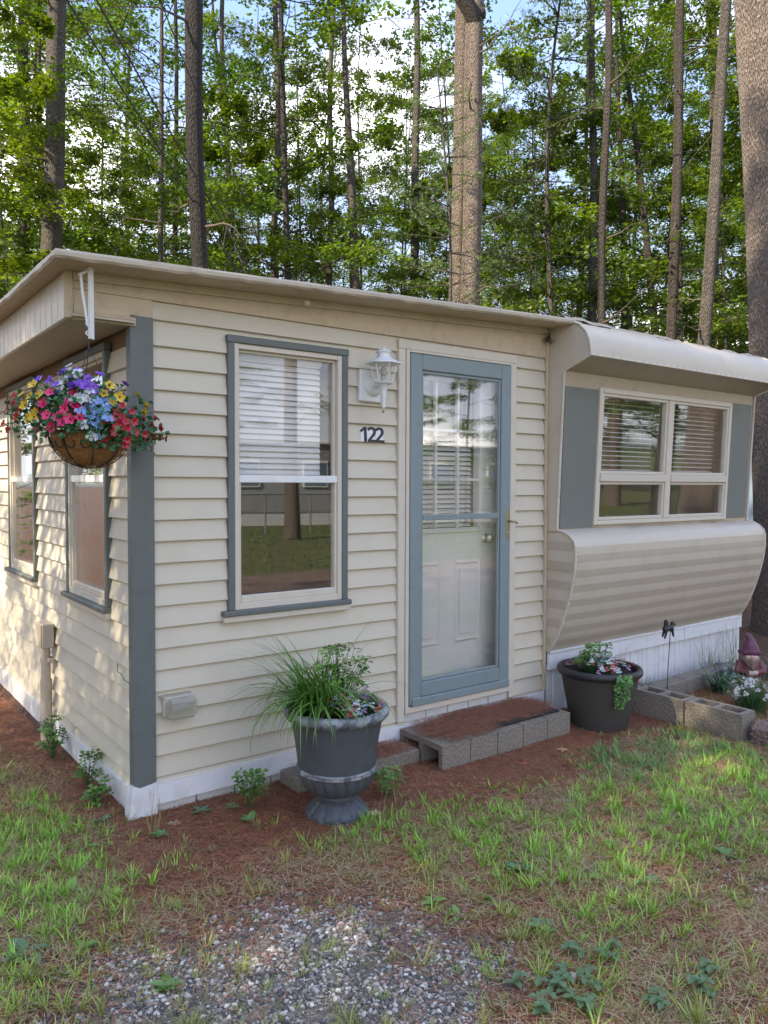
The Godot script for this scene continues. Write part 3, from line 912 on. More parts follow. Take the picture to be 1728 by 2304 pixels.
func skin(line: Array, x0: float, x1: float, nx: int) -> MB:
	var b := MB.new()
	var nrm := []
	for i in line.size():
		var d: Vector2 = line[mini(i + 1, line.size() - 1)] - line[maxi(i - 1, 0)]
		nrm.append(Vector3(0, d.x, -d.y).normalized())
	for i in line.size() - 1:
		for k in nx:
			var a := lerpf(x0, x1, float(k) / nx)
			var z := lerpf(x0, x1, float(k + 1) / nx)
			var p := Vector3(a, line[i].y, line[i].x)
			var q := Vector3(z, line[i].y, line[i].x)
			var r := Vector3(z, line[i + 1].y, line[i + 1].x)
			var s := Vector3(a, line[i + 1].y, line[i + 1].x)
			b.raw(p, q, r, nrm[i], nrm[i], nrm[i + 1])
			b.raw(p, r, s, nrm[i], nrm[i + 1], nrm[i + 1])
	return b

func trailer_window(T: Node3D, WF: Transform3D):
	# local x along the wall, y from the foot of the wall, z out
	var fr := MB.new()
	var x := [3.17, 4.015, 4.865]
	var y := [0.022, 0.345, 0.97]
	fr.box(Vector3(x[0], y[0], -0.04), Vector3(x[0] + 0.035, y[2], 0.02), 0.004)
	fr.box(Vector3(x[2] - 0.035, y[0], -0.04), Vector3(x[2], y[2], 0.02), 0.004)
	fr.box(Vector3(x[0] + 0.036, y[2] - 0.035, -0.04), Vector3(x[2] - 0.036, y[2], 0.02), 0.004)
	fr.box(Vector3(x[0] + 0.036, y[0], -0.04), Vector3(x[2] - 0.036, y[0] + 0.03, 0.02), 0.004)
	fr.box(Vector3(x[1] - 0.03, y[0] + 0.031, -0.04), Vector3(x[1] + 0.03, y[2] - 0.036, 0.022), 0.004)
	var win := mb(T, "window", fr, M.vinyl_cream, WF)
	for k in 2:
		var a: float = x[0] + 0.036 if k == 0 else x[1] + 0.031
		var b: float = x[1] - 0.031 if k == 0 else x[2] - 0.036
		mb(win, "transom", bxm(Vector3(a, y[1] - 0.02, -0.04), Vector3(b, y[1] + 0.032, 0.03), 0.004), M.vinyl_cream)
		var s := MB.new()
		for e in [[y[0] + 0.031, y[1] - 0.021], [y[1] + 0.033, y[2] - 0.036]]:
			s.box(Vector3(a, e[0], -0.03), Vector3(a + 0.02, e[1], 0.012), 0.003)
			s.box(Vector3(b - 0.02, e[0], -0.03), Vector3(b, e[1], 0.012), 0.003)
			s.box(Vector3(a + 0.0205, e[0], -0.03), Vector3(b - 0.0205, e[0] + 0.022, 0.012), 0.003)
			s.box(Vector3(a + 0.0205, e[1] - 0.02, -0.03), Vector3(b - 0.0205, e[1], 0.012), 0.003)
			pane(win, a + 0.02, b - 0.02, e[0] + 0.022, e[1] - 0.02, -0.004)
		mb(win, "sash", s, M.vinyl_cream)
		slats(win, a + 0.03, b - 0.05, y[1] + 0.06, y[2] - 0.06, -0.09, 0.0335, 0.026, 0.3)

# ---------------------------------------------------------------- things on the walls
func wall_things():
	# coach lantern
	var N := thing("wall_lantern", "white coach lantern with clear glass panes beside the storm door", "lantern", Vector3(1.338, 2.10, 0.0))
	mb(N, "mounting_block", bxm(Vector3(-0.088, -0.088, -0.008), Vector3(0.088, 0.088, 0.022), 0.006), M.white_metal, Transform3D(Basis(Vector3(0, 0, 1), -0.03), Vector3.ZERO))
	var b := MB.new()
	b.t = Transform3D(Basis(Vector3.RIGHT, PI / 2), Vector3(0, 0.0, 0.022))
	b.lathe([Vector2(0.058, 0), Vector2(0.056, 0.008), Vector2(0.046, 0.012), Vector2(0.044, 0.018), Vector2(0.03, 0.022), Vector2(0.0, 0.023)], 28)
	mb(N, "backplate", b, M.white_metal)
	b = MB.new()
	b.tube([Vector3(-0.005, -0.005, 0.03), Vector3(-0.005, -0.008, 0.08), Vector3(-0.005, -0.012, 0.12)], [0.012, 0.010, 0.012], 10)
	mb(N, "arm", b, M.white_metal)
	var at := Transform3D(Basis(Vector3.UP, 0.35), Vector3(-0.008, 0.0, 0.128))
	b = MB.new()
	b.lathe([Vector2(0.0, -0.14), Vector2(0.006, -0.138), Vector2(0.008, -0.128), Vector2(0.013, -0.122), Vector2(0.019, -0.03), Vector2(0.026, -0.026), Vector2(0.026, -0.006), Vector2(0.036, 0.0), Vector2(0.05, 0.004), Vector2(0.05, 0.012), Vector2(0.0, 0.012)], 8)
	mb(N, "stem", b, M.white_metal, at)
	b = MB.new()
	b.ball(Vector3(0, -0.147, 0), Vector3(0.007, 0.009, 0.007), 8, 6)
	mb(N, "stem_tip", b, M.brass, at)
	var glass := MB.new()
	var bars := MB.new()
	for k in 6:
		var a := TAU * k / 6.0
		var c := TAU * (k + 1) / 6.0
		var lo := Vector3(cos(a) * 0.047, 0.012, sin(a) * 0.047)
		var hi := Vector3(cos(a) * 0.074, 0.108, sin(a) * 0.074)
		var lo2 := Vector3(cos(c) * 0.047, 0.012, sin(c) * 0.047)
		var hi2 := Vector3(cos(c) * 0.074, 0.108, sin(c) * 0.074)
		bars.tube([lo, hi], [0.0045], 5)
		glass = MB.new()
		glass.quad(lo * Vector3(0.97, 1, 0.97), lo2 * Vector3(0.97, 1, 0.97), hi2 * Vector3(0.97, 1, 0.97), hi * Vector3(0.97, 1, 0.97), lo + lo2)
		mb(N, "pane", glass, M.glass, at)
	mb(N, "cage", bars, M.white_metal, at)
	b = MB.new()
	b.lathe([Vector2(0.0, 0.1085), Vector2(0.098, 0.1085), Vector2(0.1, 0.112), Vector2(0.096, 0.118), Vector2(0.05, 0.138), Vector2(0.038, 0.15), Vector2(0.034, 0.168), Vector2(0.044, 0.172), Vector2(0.045, 0.178), Vector2(0.02, 0.19), Vector2(0.008, 0.194), Vector2(0.008, 0.2), Vector2(0.0, 0.206)], 6)
	mb(N, "lantern_roof", b, M.white_metal, at)
	b = MB.new()
	b.tube([Vector3(0, 0.012, 0), Vector3(0, 0.045, 0)], [0.014], 10)
	b.ball(Vector3(0, 0.068, 0), Vector3(0.02, 0.027, 0.02), 12, 8)
	mb(N, "bulb", b, M.plastic_white, at)
	# house number, three stickers
	var P := thing("house_number", "black house number 122 on small white stickers", "house number", Vector3(1.265, 1.795, 0.0))
	var font := SystemFont.new()
	font.font_names = PackedStringArray(["Droid Sans"])
	font.font_weight = 700
	for k in 3:
		var xf := Transform3D(Basis(Vector3(0, 0, 1), [-0.03, 0.015, -0.01][k]) * Basis(Vector3.RIGHT, -0.12), Vector3(0.004 + k * 0.053, 0.0, 0.0))
		var pl := mb(P, "sticker", bxm(Vector3(0, 0, -0.006), Vector3(0.05, 0.074, 0.0015)), M.white_print, xf)
		var t := TextMesh.new()
		t.text = "122"[k]
		t.font = font
		t.font_size = 48
		t.pixel_size = 0.0019
		t.depth = 0.001
		t.horizontal_alignment = HORIZONTAL_ALIGNMENT_CENTER
		t.vertical_alignment = VERTICAL_ALIGNMENT_CENTER
		part(pl, "digit", t, M.black_print, Transform3D(Basis.IDENTITY.scaled(Vector3(1.45, 1.3, 1)), Vector3(0.025, 0.037, 0.0022)))
	# old plastic light low on the wall
	var F := thing("utility_light", "old rectangular utility light with cloudy cover low on the cream wall", "light fixture", Vector3(0.128, 0.437, 0.0))
	mb(F, "housing", bxm(Vector3(0, 0.012, -0.014), Vector3(0.155, 0.115, 0.022), 0.01), M.plastic_white)
	mb(F, "cover", bxm(Vector3(0.004, 0.006, 0.0225), Vector3(0.152, 0.11, 0.075), 0.02), M.cloudy_plastic)
	mb(F, "lamp_tube", bxm(Vector3(0.03, 0.04, 0.03), Vector3(0.12, 0.075, 0.05), 0.012), M.grey_metal)
	mb(F, "bracket", bxm(Vector3(-0.01, 0.113, -0.016), Vector3(0.14, 0.118, 0.018)), M.pipe_grey)
	# conduit and its box
	var Q := thing("wall_conduit", "tan electrical conduit and box on the side wall", "conduit", Vector3(-0.04, 0.0, -1.5))
	mb(Q, "junction_box", bxm(Vector3(-0.035, 0.55, -0.075), Vector3(0.037, 0.70, 0.06), 0.006), M.pipe_grey)
	mb(Q, "box_cover", bxm(Vector3(-0.041, 0.555, -0.07), Vector3(-0.0355, 0.695, 0.055), 0.003), M.pipe_grey)
	b = MB.new()
	b.tube([Vector3(0, -0.04, 0), Vector3(0, 0.05, 0), Vector3(0, 0.33, 0), Vector3(0, 0.345, 0), Vector3(0, 0.36, 0), Vector3(0, 0.55, 0)], [0.034, 0.034, 0.034, 0.034, 0.027, 0.027], 14)
	mb(Q, "pipe", b, M.pipe_grey)
	for y in [0.085, 0.46]:
		b = MB.new()
		b.tube([Vector3(0, y, 0), Vector3(0, y + 0.03, 0)], [0.04 if y < 0.2 else 0.033], 14)
		b.box(Vector3(0.0, y + 0.004, -0.065), Vector3(0.038, y + 0.026, 0.065), 0.003)
		mb(Q, "strap", b, M.plastic_white if y < 0.2 else M.pipe_grey)
	# a loose end of wire at the corner
	b = MB.new()
	b.tube([Vector3(0.0, 0.62, -0.045), Vector3(-0.02, 0.635, -0.09), Vector3(-0.018, 0.655, -0.14), Vector3(-0.028, 0.66, -0.165), Vector3(-0.02, 0.69, -0.175), Vector3(-0.03, 0.70, -0.16)], [0.0017], 5)
	single("loose_wire", b, M.black_rubber, "short loose end of dark wire poking from behind the corner post", "wire")
	# dried clump in the corner under the roof
	b = MB.new()
	for k in 34:
		var p := Vector3(rng.randf_range(-0.02, 0.02), rng.randf_range(-0.03, 0.02), rng.randf_range(-0.02, 0.03))
		b.tube([p, p + Vector3(rng.randf_range(-0.02, 0.02), rng.randf_range(-0.02, 0.015), rng.randf_range(-0.015, 0.02))], [0.003], 4)
	single("wasp_nest", b, M.bark_dark, "small dark nest under the roof edge where cottage meets trailer", "nest", Vector3(2.75, 2.53, 0.035))

func basket():
	var br := thing("plant_bracket", "white scrolled plant bracket hanging under the roof corner", "bracket", Vector3(-0.215, 2.17, 0.12))
	var b := MB.new()
	b.t = Transform3D(Basis(Vector3.UP, 0.55), Vector3.ZERO)
	b.prism(PackedVector2Array([Vector2(-0.012, 0.0), Vector2(0.014, 0.0), Vector2(0.012, 0.30), Vector2(-0.010, 0.30)]), Vector3(0, 0, -0.005), Vector3.RIGHT, Vector3.UP, Vector3(0, 0, 0.010))
	mb(br, "upright", b, M.white_metal)
	b = MB.new()
	b.tube([Vector3(-0.035, 0.275, -0.02), Vector3(-0.03, 0.2, -0.016), Vector3(-0.012, 0.06, -0.006), Vector3(-0.004, 0.045, 0.0)], [0.007], 6)
	b.tube([Vector3(-0.04, 0.27, -0.03), Vector3(0.0, 0.292, 0.0)], [0.007], 6)
	mb(br, "brace", b, M.white_metal)
	b = MB.new()
	for s in [0.0, 1.0]:
		var pts := []
		for k in 14:
			var a := k * 0.5
			pts.append(Vector3(-0.012, 0.022 + s * 0.04, 0.0) + Vector3(cos(a), sin(a), 0) * (0.012 - 0.0006 * k))
		b.tube(pts, [0.004], 5)
	mb(br, "scroll", b, M.white_metal)

	var base := Vector3(-0.225, 1.77, 0.125)
	var K := thing("hanging_basket", "hanging coco basket of purple, yellow, pink, blue and red flowers", "hanging basket", base)
	var prof := []
	for k in 11:
		var a := PI * 0.5 * k / 10.0
		prof.append(Vector2(0.158 * sin(a), -0.142 * cos(a)))
	b = MB.new()
	b.lathe(prof, 40)
	b.lathe([Vector2(0.158, 0.0), Vector2(0.15, 0.006), Vector2(0.14, 0.0), Vector2(0.0, 0.01)], 40)
	mb(K, "coco_liner", b, M.coco)
	b = MB.new()
	for k in 420:
		var a := rng.randf() * TAU
		var e := rng.randf_range(0.1, 1.0) * PI * 0.5
		var p := Vector3(cos(a) * 0.159 * sin(e), -0.143 * cos(e), sin(a) * 0.159 * sin(e))
		var o := Vector3(rng.randf_range(-1, 1), rng.randf_range(-1, 0.6), rng.randf_range(-1, 1)).normalized()
		var q := p * 1.02 + o * rng.randf_range(0.01, 0.045)
		if q.length() < p.length(): q = q.normalized() * (p.length() + 0.004)
		b.tube([p, (p + q) * 0.5 + p * 0.05, q], [0.0009, 0.0009, 0.0004], 3, false)
	var fz := mb(K, "coco_fibers", b, M.coco_fiber)
	fz.set_meta("kind", "stuff")
	b = MB.new()
	var ring := []
	for k in 41: ring.append(Vector3(cos(TAU * k / 40.0) * 0.163, 0.003, sin(TAU * k / 40.0) * 0.163))
	b.tube(ring, [0.0035], 6)
	for k in 8:
		var a := TAU * k / 8.0 + 0.2
		var rib := []
		for j in 9:
			var e := PI * 0.5 * (1.0 - j / 8.0)
			rib.append(Vector3(cos(a) * 0.164 * sin(e), -0.148 * cos(e), sin(a) * 0.164 * sin(e)))
		b.tube(rib, [0.0028], 5)
		for s in [-1.0, 1.0]:
			var sc := []
			for j in 13:
				var u := j * 0.42
				var rr := 0.034 - 0.0018 * j
				var da: float = s * (0.034 + cos(u + 2.0) * rr) / 0.16
				var dy := -0.045 + sin(u + 2.0) * rr
				var rad := 0.165 * sqrt(maxf(0.05, 1.0 - pow(dy / 0.15, 2.0)))
				sc.append(Vector3(cos(a + da) * rad, dy, sin(a + da) * rad))
			b.tube(sc, [0.0024], 5)
	mb(K, "wire_frame", b, M.black_iron)
	b = MB.new()
	for k in 3:
		var a := TAU * k / 3.0 + 0.5
		b.tube([Vector3(cos(a) * 0.16, 0.0, sin(a) * 0.16), Vector3(cos(a) * 0.05, 0.25, sin(a) * 0.05), Vector3(0.0, 0.37, 0.0)], [0.0018], 5)
	b.tube([Vector3(0, 0.36, 0), Vector3(0.0, 0.39, 0), Vector3(0.008, 0.40, 0), Vector3(0.002, 0.412, 0)], [0.003], 6)
	mb(K, "hanger", b, M.black_iron)
	# flowers by colour; x, y in units of the photograph's crop, turned into metres round the basket
	var right := Vector3(0.80, 0, 0.597)
	var to_cam := Vector3(-0.597, 0, 0.80)
	var kinds := {
		"purple": [[500, 860], [610, 850], [300, 910], [395, 910], [570, 935], [470, 950], [680, 900], [750, 870], [720, 950], [640, 940], [540, 900], [450, 990], [400, 1000], [590, 960], [690, 960], [745, 985]],
		"yellow": [[280, 1020], [325, 1005], [365, 1025], [270, 1165], [330, 1160], [300, 1120], [240, 1080], [800, 1000], [850, 950], [930, 1025], [880, 1060], [290, 945], [200, 1010]],
		"pink": [[440, 1000], [380, 1070], [590, 1000], [545, 1070], [620, 1080], [560, 1110], [430, 1150], [495, 1155], [530, 1190], [600, 1175], [670, 1165], [455, 1220], [640, 1050], [540, 1130], [650, 1110]],
		"white": [[510, 960], [560, 1020], [600, 1040], [660, 980], [690, 1000], [650, 1025], [710, 1045], [720, 990], [510, 830], [700, 1215], [590, 880], [500, 900], [680, 1035], [540, 1015], [620, 870], [735, 1275]],
		"blue": [[740, 1070], [780, 1060], [810, 1075], [750, 1110], [800, 1110], [680, 1120], [720, 1130], [770, 1145], [820, 1150], [690, 1085], [780, 1200], [745, 1160], [840, 1100], [860, 1160], [710, 1165], [730, 1205], [740, 1275], [800, 1040]],
		"red": [[100, 1050], [150, 1015], [90, 1100], [140, 1140], [190, 1100], [75, 1050], [190, 1040], [120, 1075], [165, 1150], [950, 1080], [900, 1120], [930, 1150], [970, 1180], [880, 1170], [940, 1220], [980, 1220], [1030, 1180], [900, 1260], [950, 1290], [990, 1300], [1030, 1250], [820, 1180], [815, 1290], [960, 1330], [1075, 1255], [45, 1190], [110, 1235], [870, 1240], [990, 1110], [920, 1190], [910, 1220], [960, 1250]]}
	var cols := {"purple": [L(0.20, 0.06, 0.50), L(0.05, 0.01, 0.14)], "yellow": [L(0.62, 0.42, 0.03), L(0.10, 0.04, 0.01)], "pink": [L(0.60, 0.025, 0.13), L(0.10, 0.004, 0.03)], "white": [L(0.72, 0.74, 0.78), L(0.5, 0.55, 0.3)], "blue": [L(0.25, 0.42, 0.82), L(0.6, 0.65, 0.7)], "red": [L(0.42, 0.012, 0.03), L(0.09, 0.004, 0.012)]}
	var stems := MB.new()
	var fol := MB.new()
	for kind in kinds:
		var small: bool = kind in ["white", "blue"]
		var mesh := flower_mesh(cols[kind][0], cols[kind][1], 0.0165 if kind == "red" else 0.0205).mesh(true) if not small else spray_mesh(cols[kind][0], cols[kind][1]).mesh(true)
		for side in 2:
			for p in kinds[kind]:
				if side == 1 and rng.randf() < 0.45: continue
				var dx: float = (p[0] - 580.0) * 0.00055
				var dy: float = (1238.0 - p[1]) * 0.00062
				var r := clampf(1.0 - pow(dx / 0.40, 2.0) - pow(maxf(dy, 0.0) / 0.36, 2.0), 0.02, 1.0)
				var dz := sqrt(r) * 0.23 * rng.randf_range(0.75, 1.05)
				if dy < 0.03 and absf(dx) < 0.2: dz = maxf(dz, 0.175)
				var at := right * dx + Vector3.UP * dy + to_cam * (dz if side == 0 else -dz)
				var out := (at - Vector3(0, 0.03, 0)).normalized()
				var face := (out + Vector3(rng.randf_range(-0.4, 0.4), rng.randf_range(-0.1, 0.5), rng.randf_range(-0.4, 0.4)) + (to_cam if side == 0 else -to_cam) * 0.35).normalized()
				part(K, "flower", mesh, M.petal, Transform3D(tri3(face) * Basis(Vector3.UP, rng.randf() * TAU) * Basis.from_scale(Vector3.ONE * rng.randf_range(0.85, 1.15)), at))
				stems.tube([at * 0.25 + Vector3(0, 0.01, 0), at * 0.6 + Vector3(0, 0.04, 0), at - face * 0.006], [0.0016], 4, false)
				for q in 12:
					leafy(fol, at * rng.randf_range(0.6, 1.0) + Vector3(rng.randf_range(-0.035, 0.035), rng.randf_range(-0.035, 0.02), rng.randf_range(-0.035, 0.035)), rng.randf_range(0.018, 0.032), L(0.06, 0.18, 0.075) * rng.randf_range(0.6, 1.5))
	fol.append_core(stem_tint(stems))
	mb(K, "foliage", fol, M.grass).set_meta("kind", "stuff")

func stem_tint(s: MB) -> MB:
	for i in s.c.size(): s.c[i] = L(0.05, 0.12, 0.04)
	return s

# one small oval leaf at p, bent along its midrib
func leafy(b: MB, p: Vector3, size: float, tint: Color, normal := Vector3.ZERO):
	var nrm := normal if normal != Vector3.ZERO else Vector3(rng.randf_range(-1, 1), rng.randf_range(0.1, 1.2), rng.randf_range(-1, 1)).normalized()
	var ax := nrm.cross(Vector3(rng.randf_range(-1, 1), rng.randf_range(-1, 1), rng.randf_range(-1, 1))).normalized()
	var w := nrm.cross(ax) * size * 0.42
	var k := nrm * size * 0.18
	b.col = tint
	var t0 := p
	var t1 := p + ax * size
	var m := p + ax * size * 0.5
	b.tri(t0, m + w + k, t1, nrm); b.tri(t0, t1, m - w + k, nrm)

func flower_mesh(c: Color, throat: Color, r: float) -> MB:
	var b := MB.new()
	for k in 5:
		var a := TAU * k / 5.0
		var pts := []
		for j in 5:
			var q := a + TAU / 5.0 * (j / 4.0)
			var rr: float = r * [0.72, 0.98, 1.06, 0.98, 0.72][j]
			pts.append(Vector3(cos(q) * rr, r * [0.26, 0.42, 0.36, 0.42, 0.26][j], sin(q) * rr))
		var i0 := Vector3(cos(a) * r * 0.2, r * 0.06, sin(a) * r * 0.2)
		var i1 := Vector3(cos(a + TAU / 5) * r * 0.2, r * 0.06, sin(a + TAU / 5) * r * 0.2)
		b.col = c
		for j in 4:
			b.tri(pts[j], pts[j + 1], i0 if j < 2 else i1, Vector3.UP)
		b.tri(pts[2], i0, i1, Vector3.UP)
		b.col = throat
		b.tri(i0, i1, Vector3(0, -r * 0.5, 0), Vector3.UP)
	return b

# a head of six tiny florets
func spray_mesh(c: Color, mid: Color) -> MB:
	var b := MB.new()
	for k in 6:
		var o := Vector3(cos(k * 2.4), 0.35 * (k % 3) - 0.2, sin(k * 2.4)) * (0.008 + 0.0022 * k)
		for j in 5:
			var a := TAU * j / 5.0 + k
			var z := a + TAU / 5.0 * 0.8
			b.col = c * (0.85 + 0.03 * k)
			b.tri(o, o + Vector3(cos(a), 0.3, sin(a)) * 0.0075, o + Vector3(cos(z), 0.3, sin(z)) * 0.0075, Vector3.UP)
			b.tri(o + Vector3(cos(a), 0.3, sin(a)) * 0.0075, o + Vector3(cos(a * 0.5 + z * 0.5), 0.32, sin(a * 0.5 + z * 0.5)) * 0.0105, o + Vector3(cos(z), 0.3, sin(z)) * 0.0075, Vector3.UP)
		b.col = mid
		b.tri(o + Vector3(0.0015, 0.0015, 0), o + Vector3(-0.001, 0.0015, 0.0015), o + Vector3(-0.001, 0.0015, -0.0015), Vector3.UP)
	return b

# blade of grass from p: length, lean direction, width
func blade(b: MB, p: Vector3, len: float, dir: Vector3, droop: float, width: float, tint: Color, segs := 4):
	var side := dir.cross(Vector3.UP).normalized()
	if side.length() < 0.5: side = Vector3.RIGHT
	var pos := p
	var ang := rng.randf_range(0.05, 0.35)
	var prev := pos
	var pw := width
	b.col = tint
	for i in segs:
		var t := float(i + 1) / segs
		ang += droop / segs
		var step := (Vector3.UP * cos(ang) + dir * sin(ang)) * len / segs
		var nx := prev + step
		var w := width * (1.0 - t * t * 0.96)
		var nn := side.cross(step).normalized()
		b.tri(prev - side * pw, prev + side * pw, nx + side * w, nn)
		if i < segs - 1: b.tri(prev - side * pw, nx + side * w, nx - side * w, nn)
		prev = nx
		pw = w

func spread_dir() -> Vector3:
	var a := rng.randf() * TAU
	return Vector3(cos(a), 0, sin(a))

# three rounded leaflets, the lobes notched
func clover(b: MB, p: Vector3, r: float, nrm: Vector3, tint: Color):
	var bs := tri3(nrm) * Basis(Vector3.UP, rng.randf() * TAU)
	b.col = tint
	for k in 3:
		var a := TAU * k / 3.0
		var d := bs * Vector3(cos(a), 0.1, sin(a))
		var w := bs * Vector3(-sin(a), 0, cos(a))
		var up := bs * Vector3.UP
		var m := p + d * r * 0.62
		b.tri(p, m + w * r * 0.42 + up * r * 0.1, p + d * r * 0.95, nrm)
		b.tri(p, p + d * r * 0.95, m - w * r * 0.42 + up * r * 0.1, nrm)
		b.tri(m + w * r * 0.42 + up * r * 0.1, p + d * r * 1.05 + w * r * 0.25, p + d * r * 0.95, nrm)
		b.tri(m - w * r * 0.42 + up * r * 0.1, p + d * r * 0.95, p + d * r * 1.05 - w * r * 0.25, nrm)

func tuft_flowers(called: String, label: String, at: Vector3, radius: float, high: float, cols: Array, count: int, group := "") -> Node3D:
	var T := thing(called, label, "flowers", at, group)
	var f := MB.new()
	for k in count * 4:
		var d := spread_dir()
		blade(f, d * rng.randf() * radius * 0.6, high * rng.randf_range(0.6, 1.35), d, rng.randf_range(0.3, 1.4), 0.0026, L(0.07, 0.16, 0.06) * rng.randf_range(0.6, 1.4))
	mb(T, "leaf_blades", f, M.grass).set_meta("kind", "stuff")
	var heads := []
	for c in cols: heads.append(spray_mesh(c, L(0.6, 0.6, 0.3)).mesh(true))
	for k in count:
		var d := spread_dir() * sqrt(rng.randf()) * radius
		part(T, "flower", heads[k % heads.size()], M.petal, Transform3D(tri3(Vector3(d.x * 3, 1, d.z * 3) + Vector3(rng.randf_range(-0.5, 0.5), 0, rng.randf_range(-0.5, 0.5))) * Basis.from_scale(Vector3.ONE * rng.randf_range(0.6, 0.95)), d + Vector3(0, high * rng.randf_range(0.55, 1.0) * (1.0 - 0.4 * pow(d.length() / radius, 2.0)), 0)))
	return T

func planters():
	# fluted urn
	var at := Vector3(0.788, 0.0, 0.497)
	var U := thing("urn_planter", "weathered blue-grey fluted urn planter standing before the window", "planter", at)
	var b := MB.new()
	b.lathe([Vector2(0.0, 0.0), Vector2(0.15, 0.0), Vector2(0.152, 0.02), Vector2(0.143, 0.026), Vector2(0.13, 0.042), Vector2(0.10, 0.07), Vector2(0.078, 0.084), Vector2(0.07, 0.10)], 48, 0.07, 12, 0.004, 0.08)
	mb(U, "foot", b, M.urn_resin)
	b = MB.new()
	var bowl := [Vector2(0.07, 0.098)]
	for k in 9:
		var a := PI * 0.5 * k / 8.0
		bowl.append(Vector2(0.072 + 0.108 * sin(a), 0.212 - 0.108 * cos(a)))
	b.lathe(bowl, 120, 0.05, 20, 0.105, 0.205)
	mb(U, "bowl", b, M.urn_resin)
	b = MB.new()
	b.lathe([Vector2(0.18, 0.212), Vector2(0.189, 0.216), Vector2(0.191, 0.222), Vector2(0.186, 0.227), Vector2(0.19, 0.231), Vector2(0.190, 0.237), Vector2(0.184, 0.241)], 48)
	mb(U, "band", b, M.urn_rim_resin)
	b = MB.new()
	b.lathe([Vector2(0.184, 0.241), Vector2(0.188, 0.28), Vector2(0.198, 0.36), Vector2(0.213, 0.44), Vector2(0.22, 0.462)], 56)
	mb(U, "wall", b, M.urn_resin)
	b = MB.new()
	b.lathe([Vector2(0.22, 0.462), Vector2(0.236, 0.468), Vector2(0.247, 0.482), Vector2(0.248, 0.498), Vector2(0.24, 0.512), Vector2(0.226, 0.518), Vector2(0.214, 0.512), Vector2(0.208, 0.49), Vector2(0.2, 0.44)], 56)
	mb(U, "rim", b, M.urn_rim_resin)
	b = MB.new()
	b.lathe([Vector2(0.204, 0.455), Vector2(0.1, 0.468), Vector2(0.0, 0.472)], 32)
	mb(U, "soil", b, M.potting_soil)
	var top := at + Vector3(0, 0.465, 0)
	# long grass arching out of it
	var G := thing("tall_grass", "arching clump of long green grass growing in the fluted urn", "grass", top + Vector3(-0.05, 0, -0.05))
	b = MB.new()
	for k in 330:
		var d := spread_dir()
		d = (d + Vector3(-0.75, 0, -0.1)).normalized()
		blade(b, Vector3(rng.randf_range(-0.09, 0.07), 0, rng.randf_range(-0.09, 0.08)), rng.randf_range(0.22, 0.56), d, rng.randf_range(0.7, 3.0), rng.randf_range(0.0035, 0.0068), L(0.12, 0.26, 0.045) * rng.randf_range(0.6, 1.35), 7)
	mb(G, "blades", b, M.grass).set_meta("kind", "stuff")
	var C := thing("clover_plant", "leafy green columbine-like weed standing in the fluted urn", "plant", top + Vector3(0.07, 0, -0.08))
	clover_stems(C, 40, 0.30, 0.14, 0.028)
	tuft_flowers("artificial_flowers", "artificial red, blue and lilac flowers filling the fluted urn", top + Vector3(0.06, -0.01, 0.04), 0.15, 0.13, [L(0.55, 0.05, 0.05), L(0.55, 0.65, 0.85), L(0.28, 0.14, 0.34), L(0.5, 0.06, 0.06), L(0.65, 0.62, 0.66), L(0.62, 0.16, 0.10)], 60)
	# round speckled pot
	at = Vector3(2.905, 0.0, 0.37)
	var P := thing("round_pot", "black speckled round pot with thick rim beside the trailer skirt", "planter", at)
	b = MB.new()
	b.lathe([Vector2(0.0, 0.0), Vector2(0.17, 0.0), Vector2(0.183, 0.012), Vector2(0.215, 0.18), Vector2(0.243, 0.325), Vector2(0.247, 0.335)], 56)
	mb(P, "wall", b, M.pot_speckle)
	b = MB.new()
	b.lathe([Vector2(0.247, 0.335), Vector2(0.262, 0.338), Vector2(0.271, 0.352), Vector2(0.271, 0.368), Vector2(0.262, 0.382), Vector2(0.248, 0.386), Vector2(0.236, 0.378), Vector2(0.228, 0.33)], 56)
	mb(P, "rim", b, M.pot_rim)
	b = MB.new()
	b.lathe([Vector2(0.23, 0.335), Vector2(0.1, 0.35), Vector2(0.0, 0.352)], 32)
	mb(P, "soil", b, M.potting_soil)
	top = at + Vector3(0, 0.345, 0)
	tuft_flowers("artificial_flowers", "artificial white, pink and red flowers filling the round black pot", top, 0.21, 0.10, [L(0.72, 0.72, 0.70), L(0.4, 0.06, 0.07), L(0.65, 0.66, 0.55), L(0.42, 0.2, 0.36), L(0.35, 0.5, 0.55)], 90)
	C = thing("clover_plant", "leafy green weed standing and trailing over the round black pot", "plant", top + Vector3(-0.07, 0, -0.05))
	clover_stems(C, 14, 0.20, 0.07, 0.028)
	clover_stems(C, 9, 0.16, 0.05, 0.026, Vector3(0.21, 0, -0.04))
	b = MB.new()
	for k in 46:
		var t := k / 45.0
		var q := Vector3(0.02 + rng.randf_range(-0.045, 0.045), 0.03 - t * 0.19, 0.27 + 0.05 * 0.0 - 0.045 * t + rng.randf_range(0.0, 0.03))
		q = Basis(Vector3.UP, -0.42) * q
		clover(b, q + Vector3(0.07, 0, 0.05), rng.randf_range(0.018, 0.028), Vector3(-0.5, 0.5, 0.8) + Vector3(rng.randf_range(-0.4, 0.4), rng.randf_range(-0.3, 0.4), 0), L(0.08, 0.19, 0.035) * rng.randf_range(0.6, 1.4))
	mb(C, "trailing_leaves", b, M.grass).set_meta("kind", "stuff")

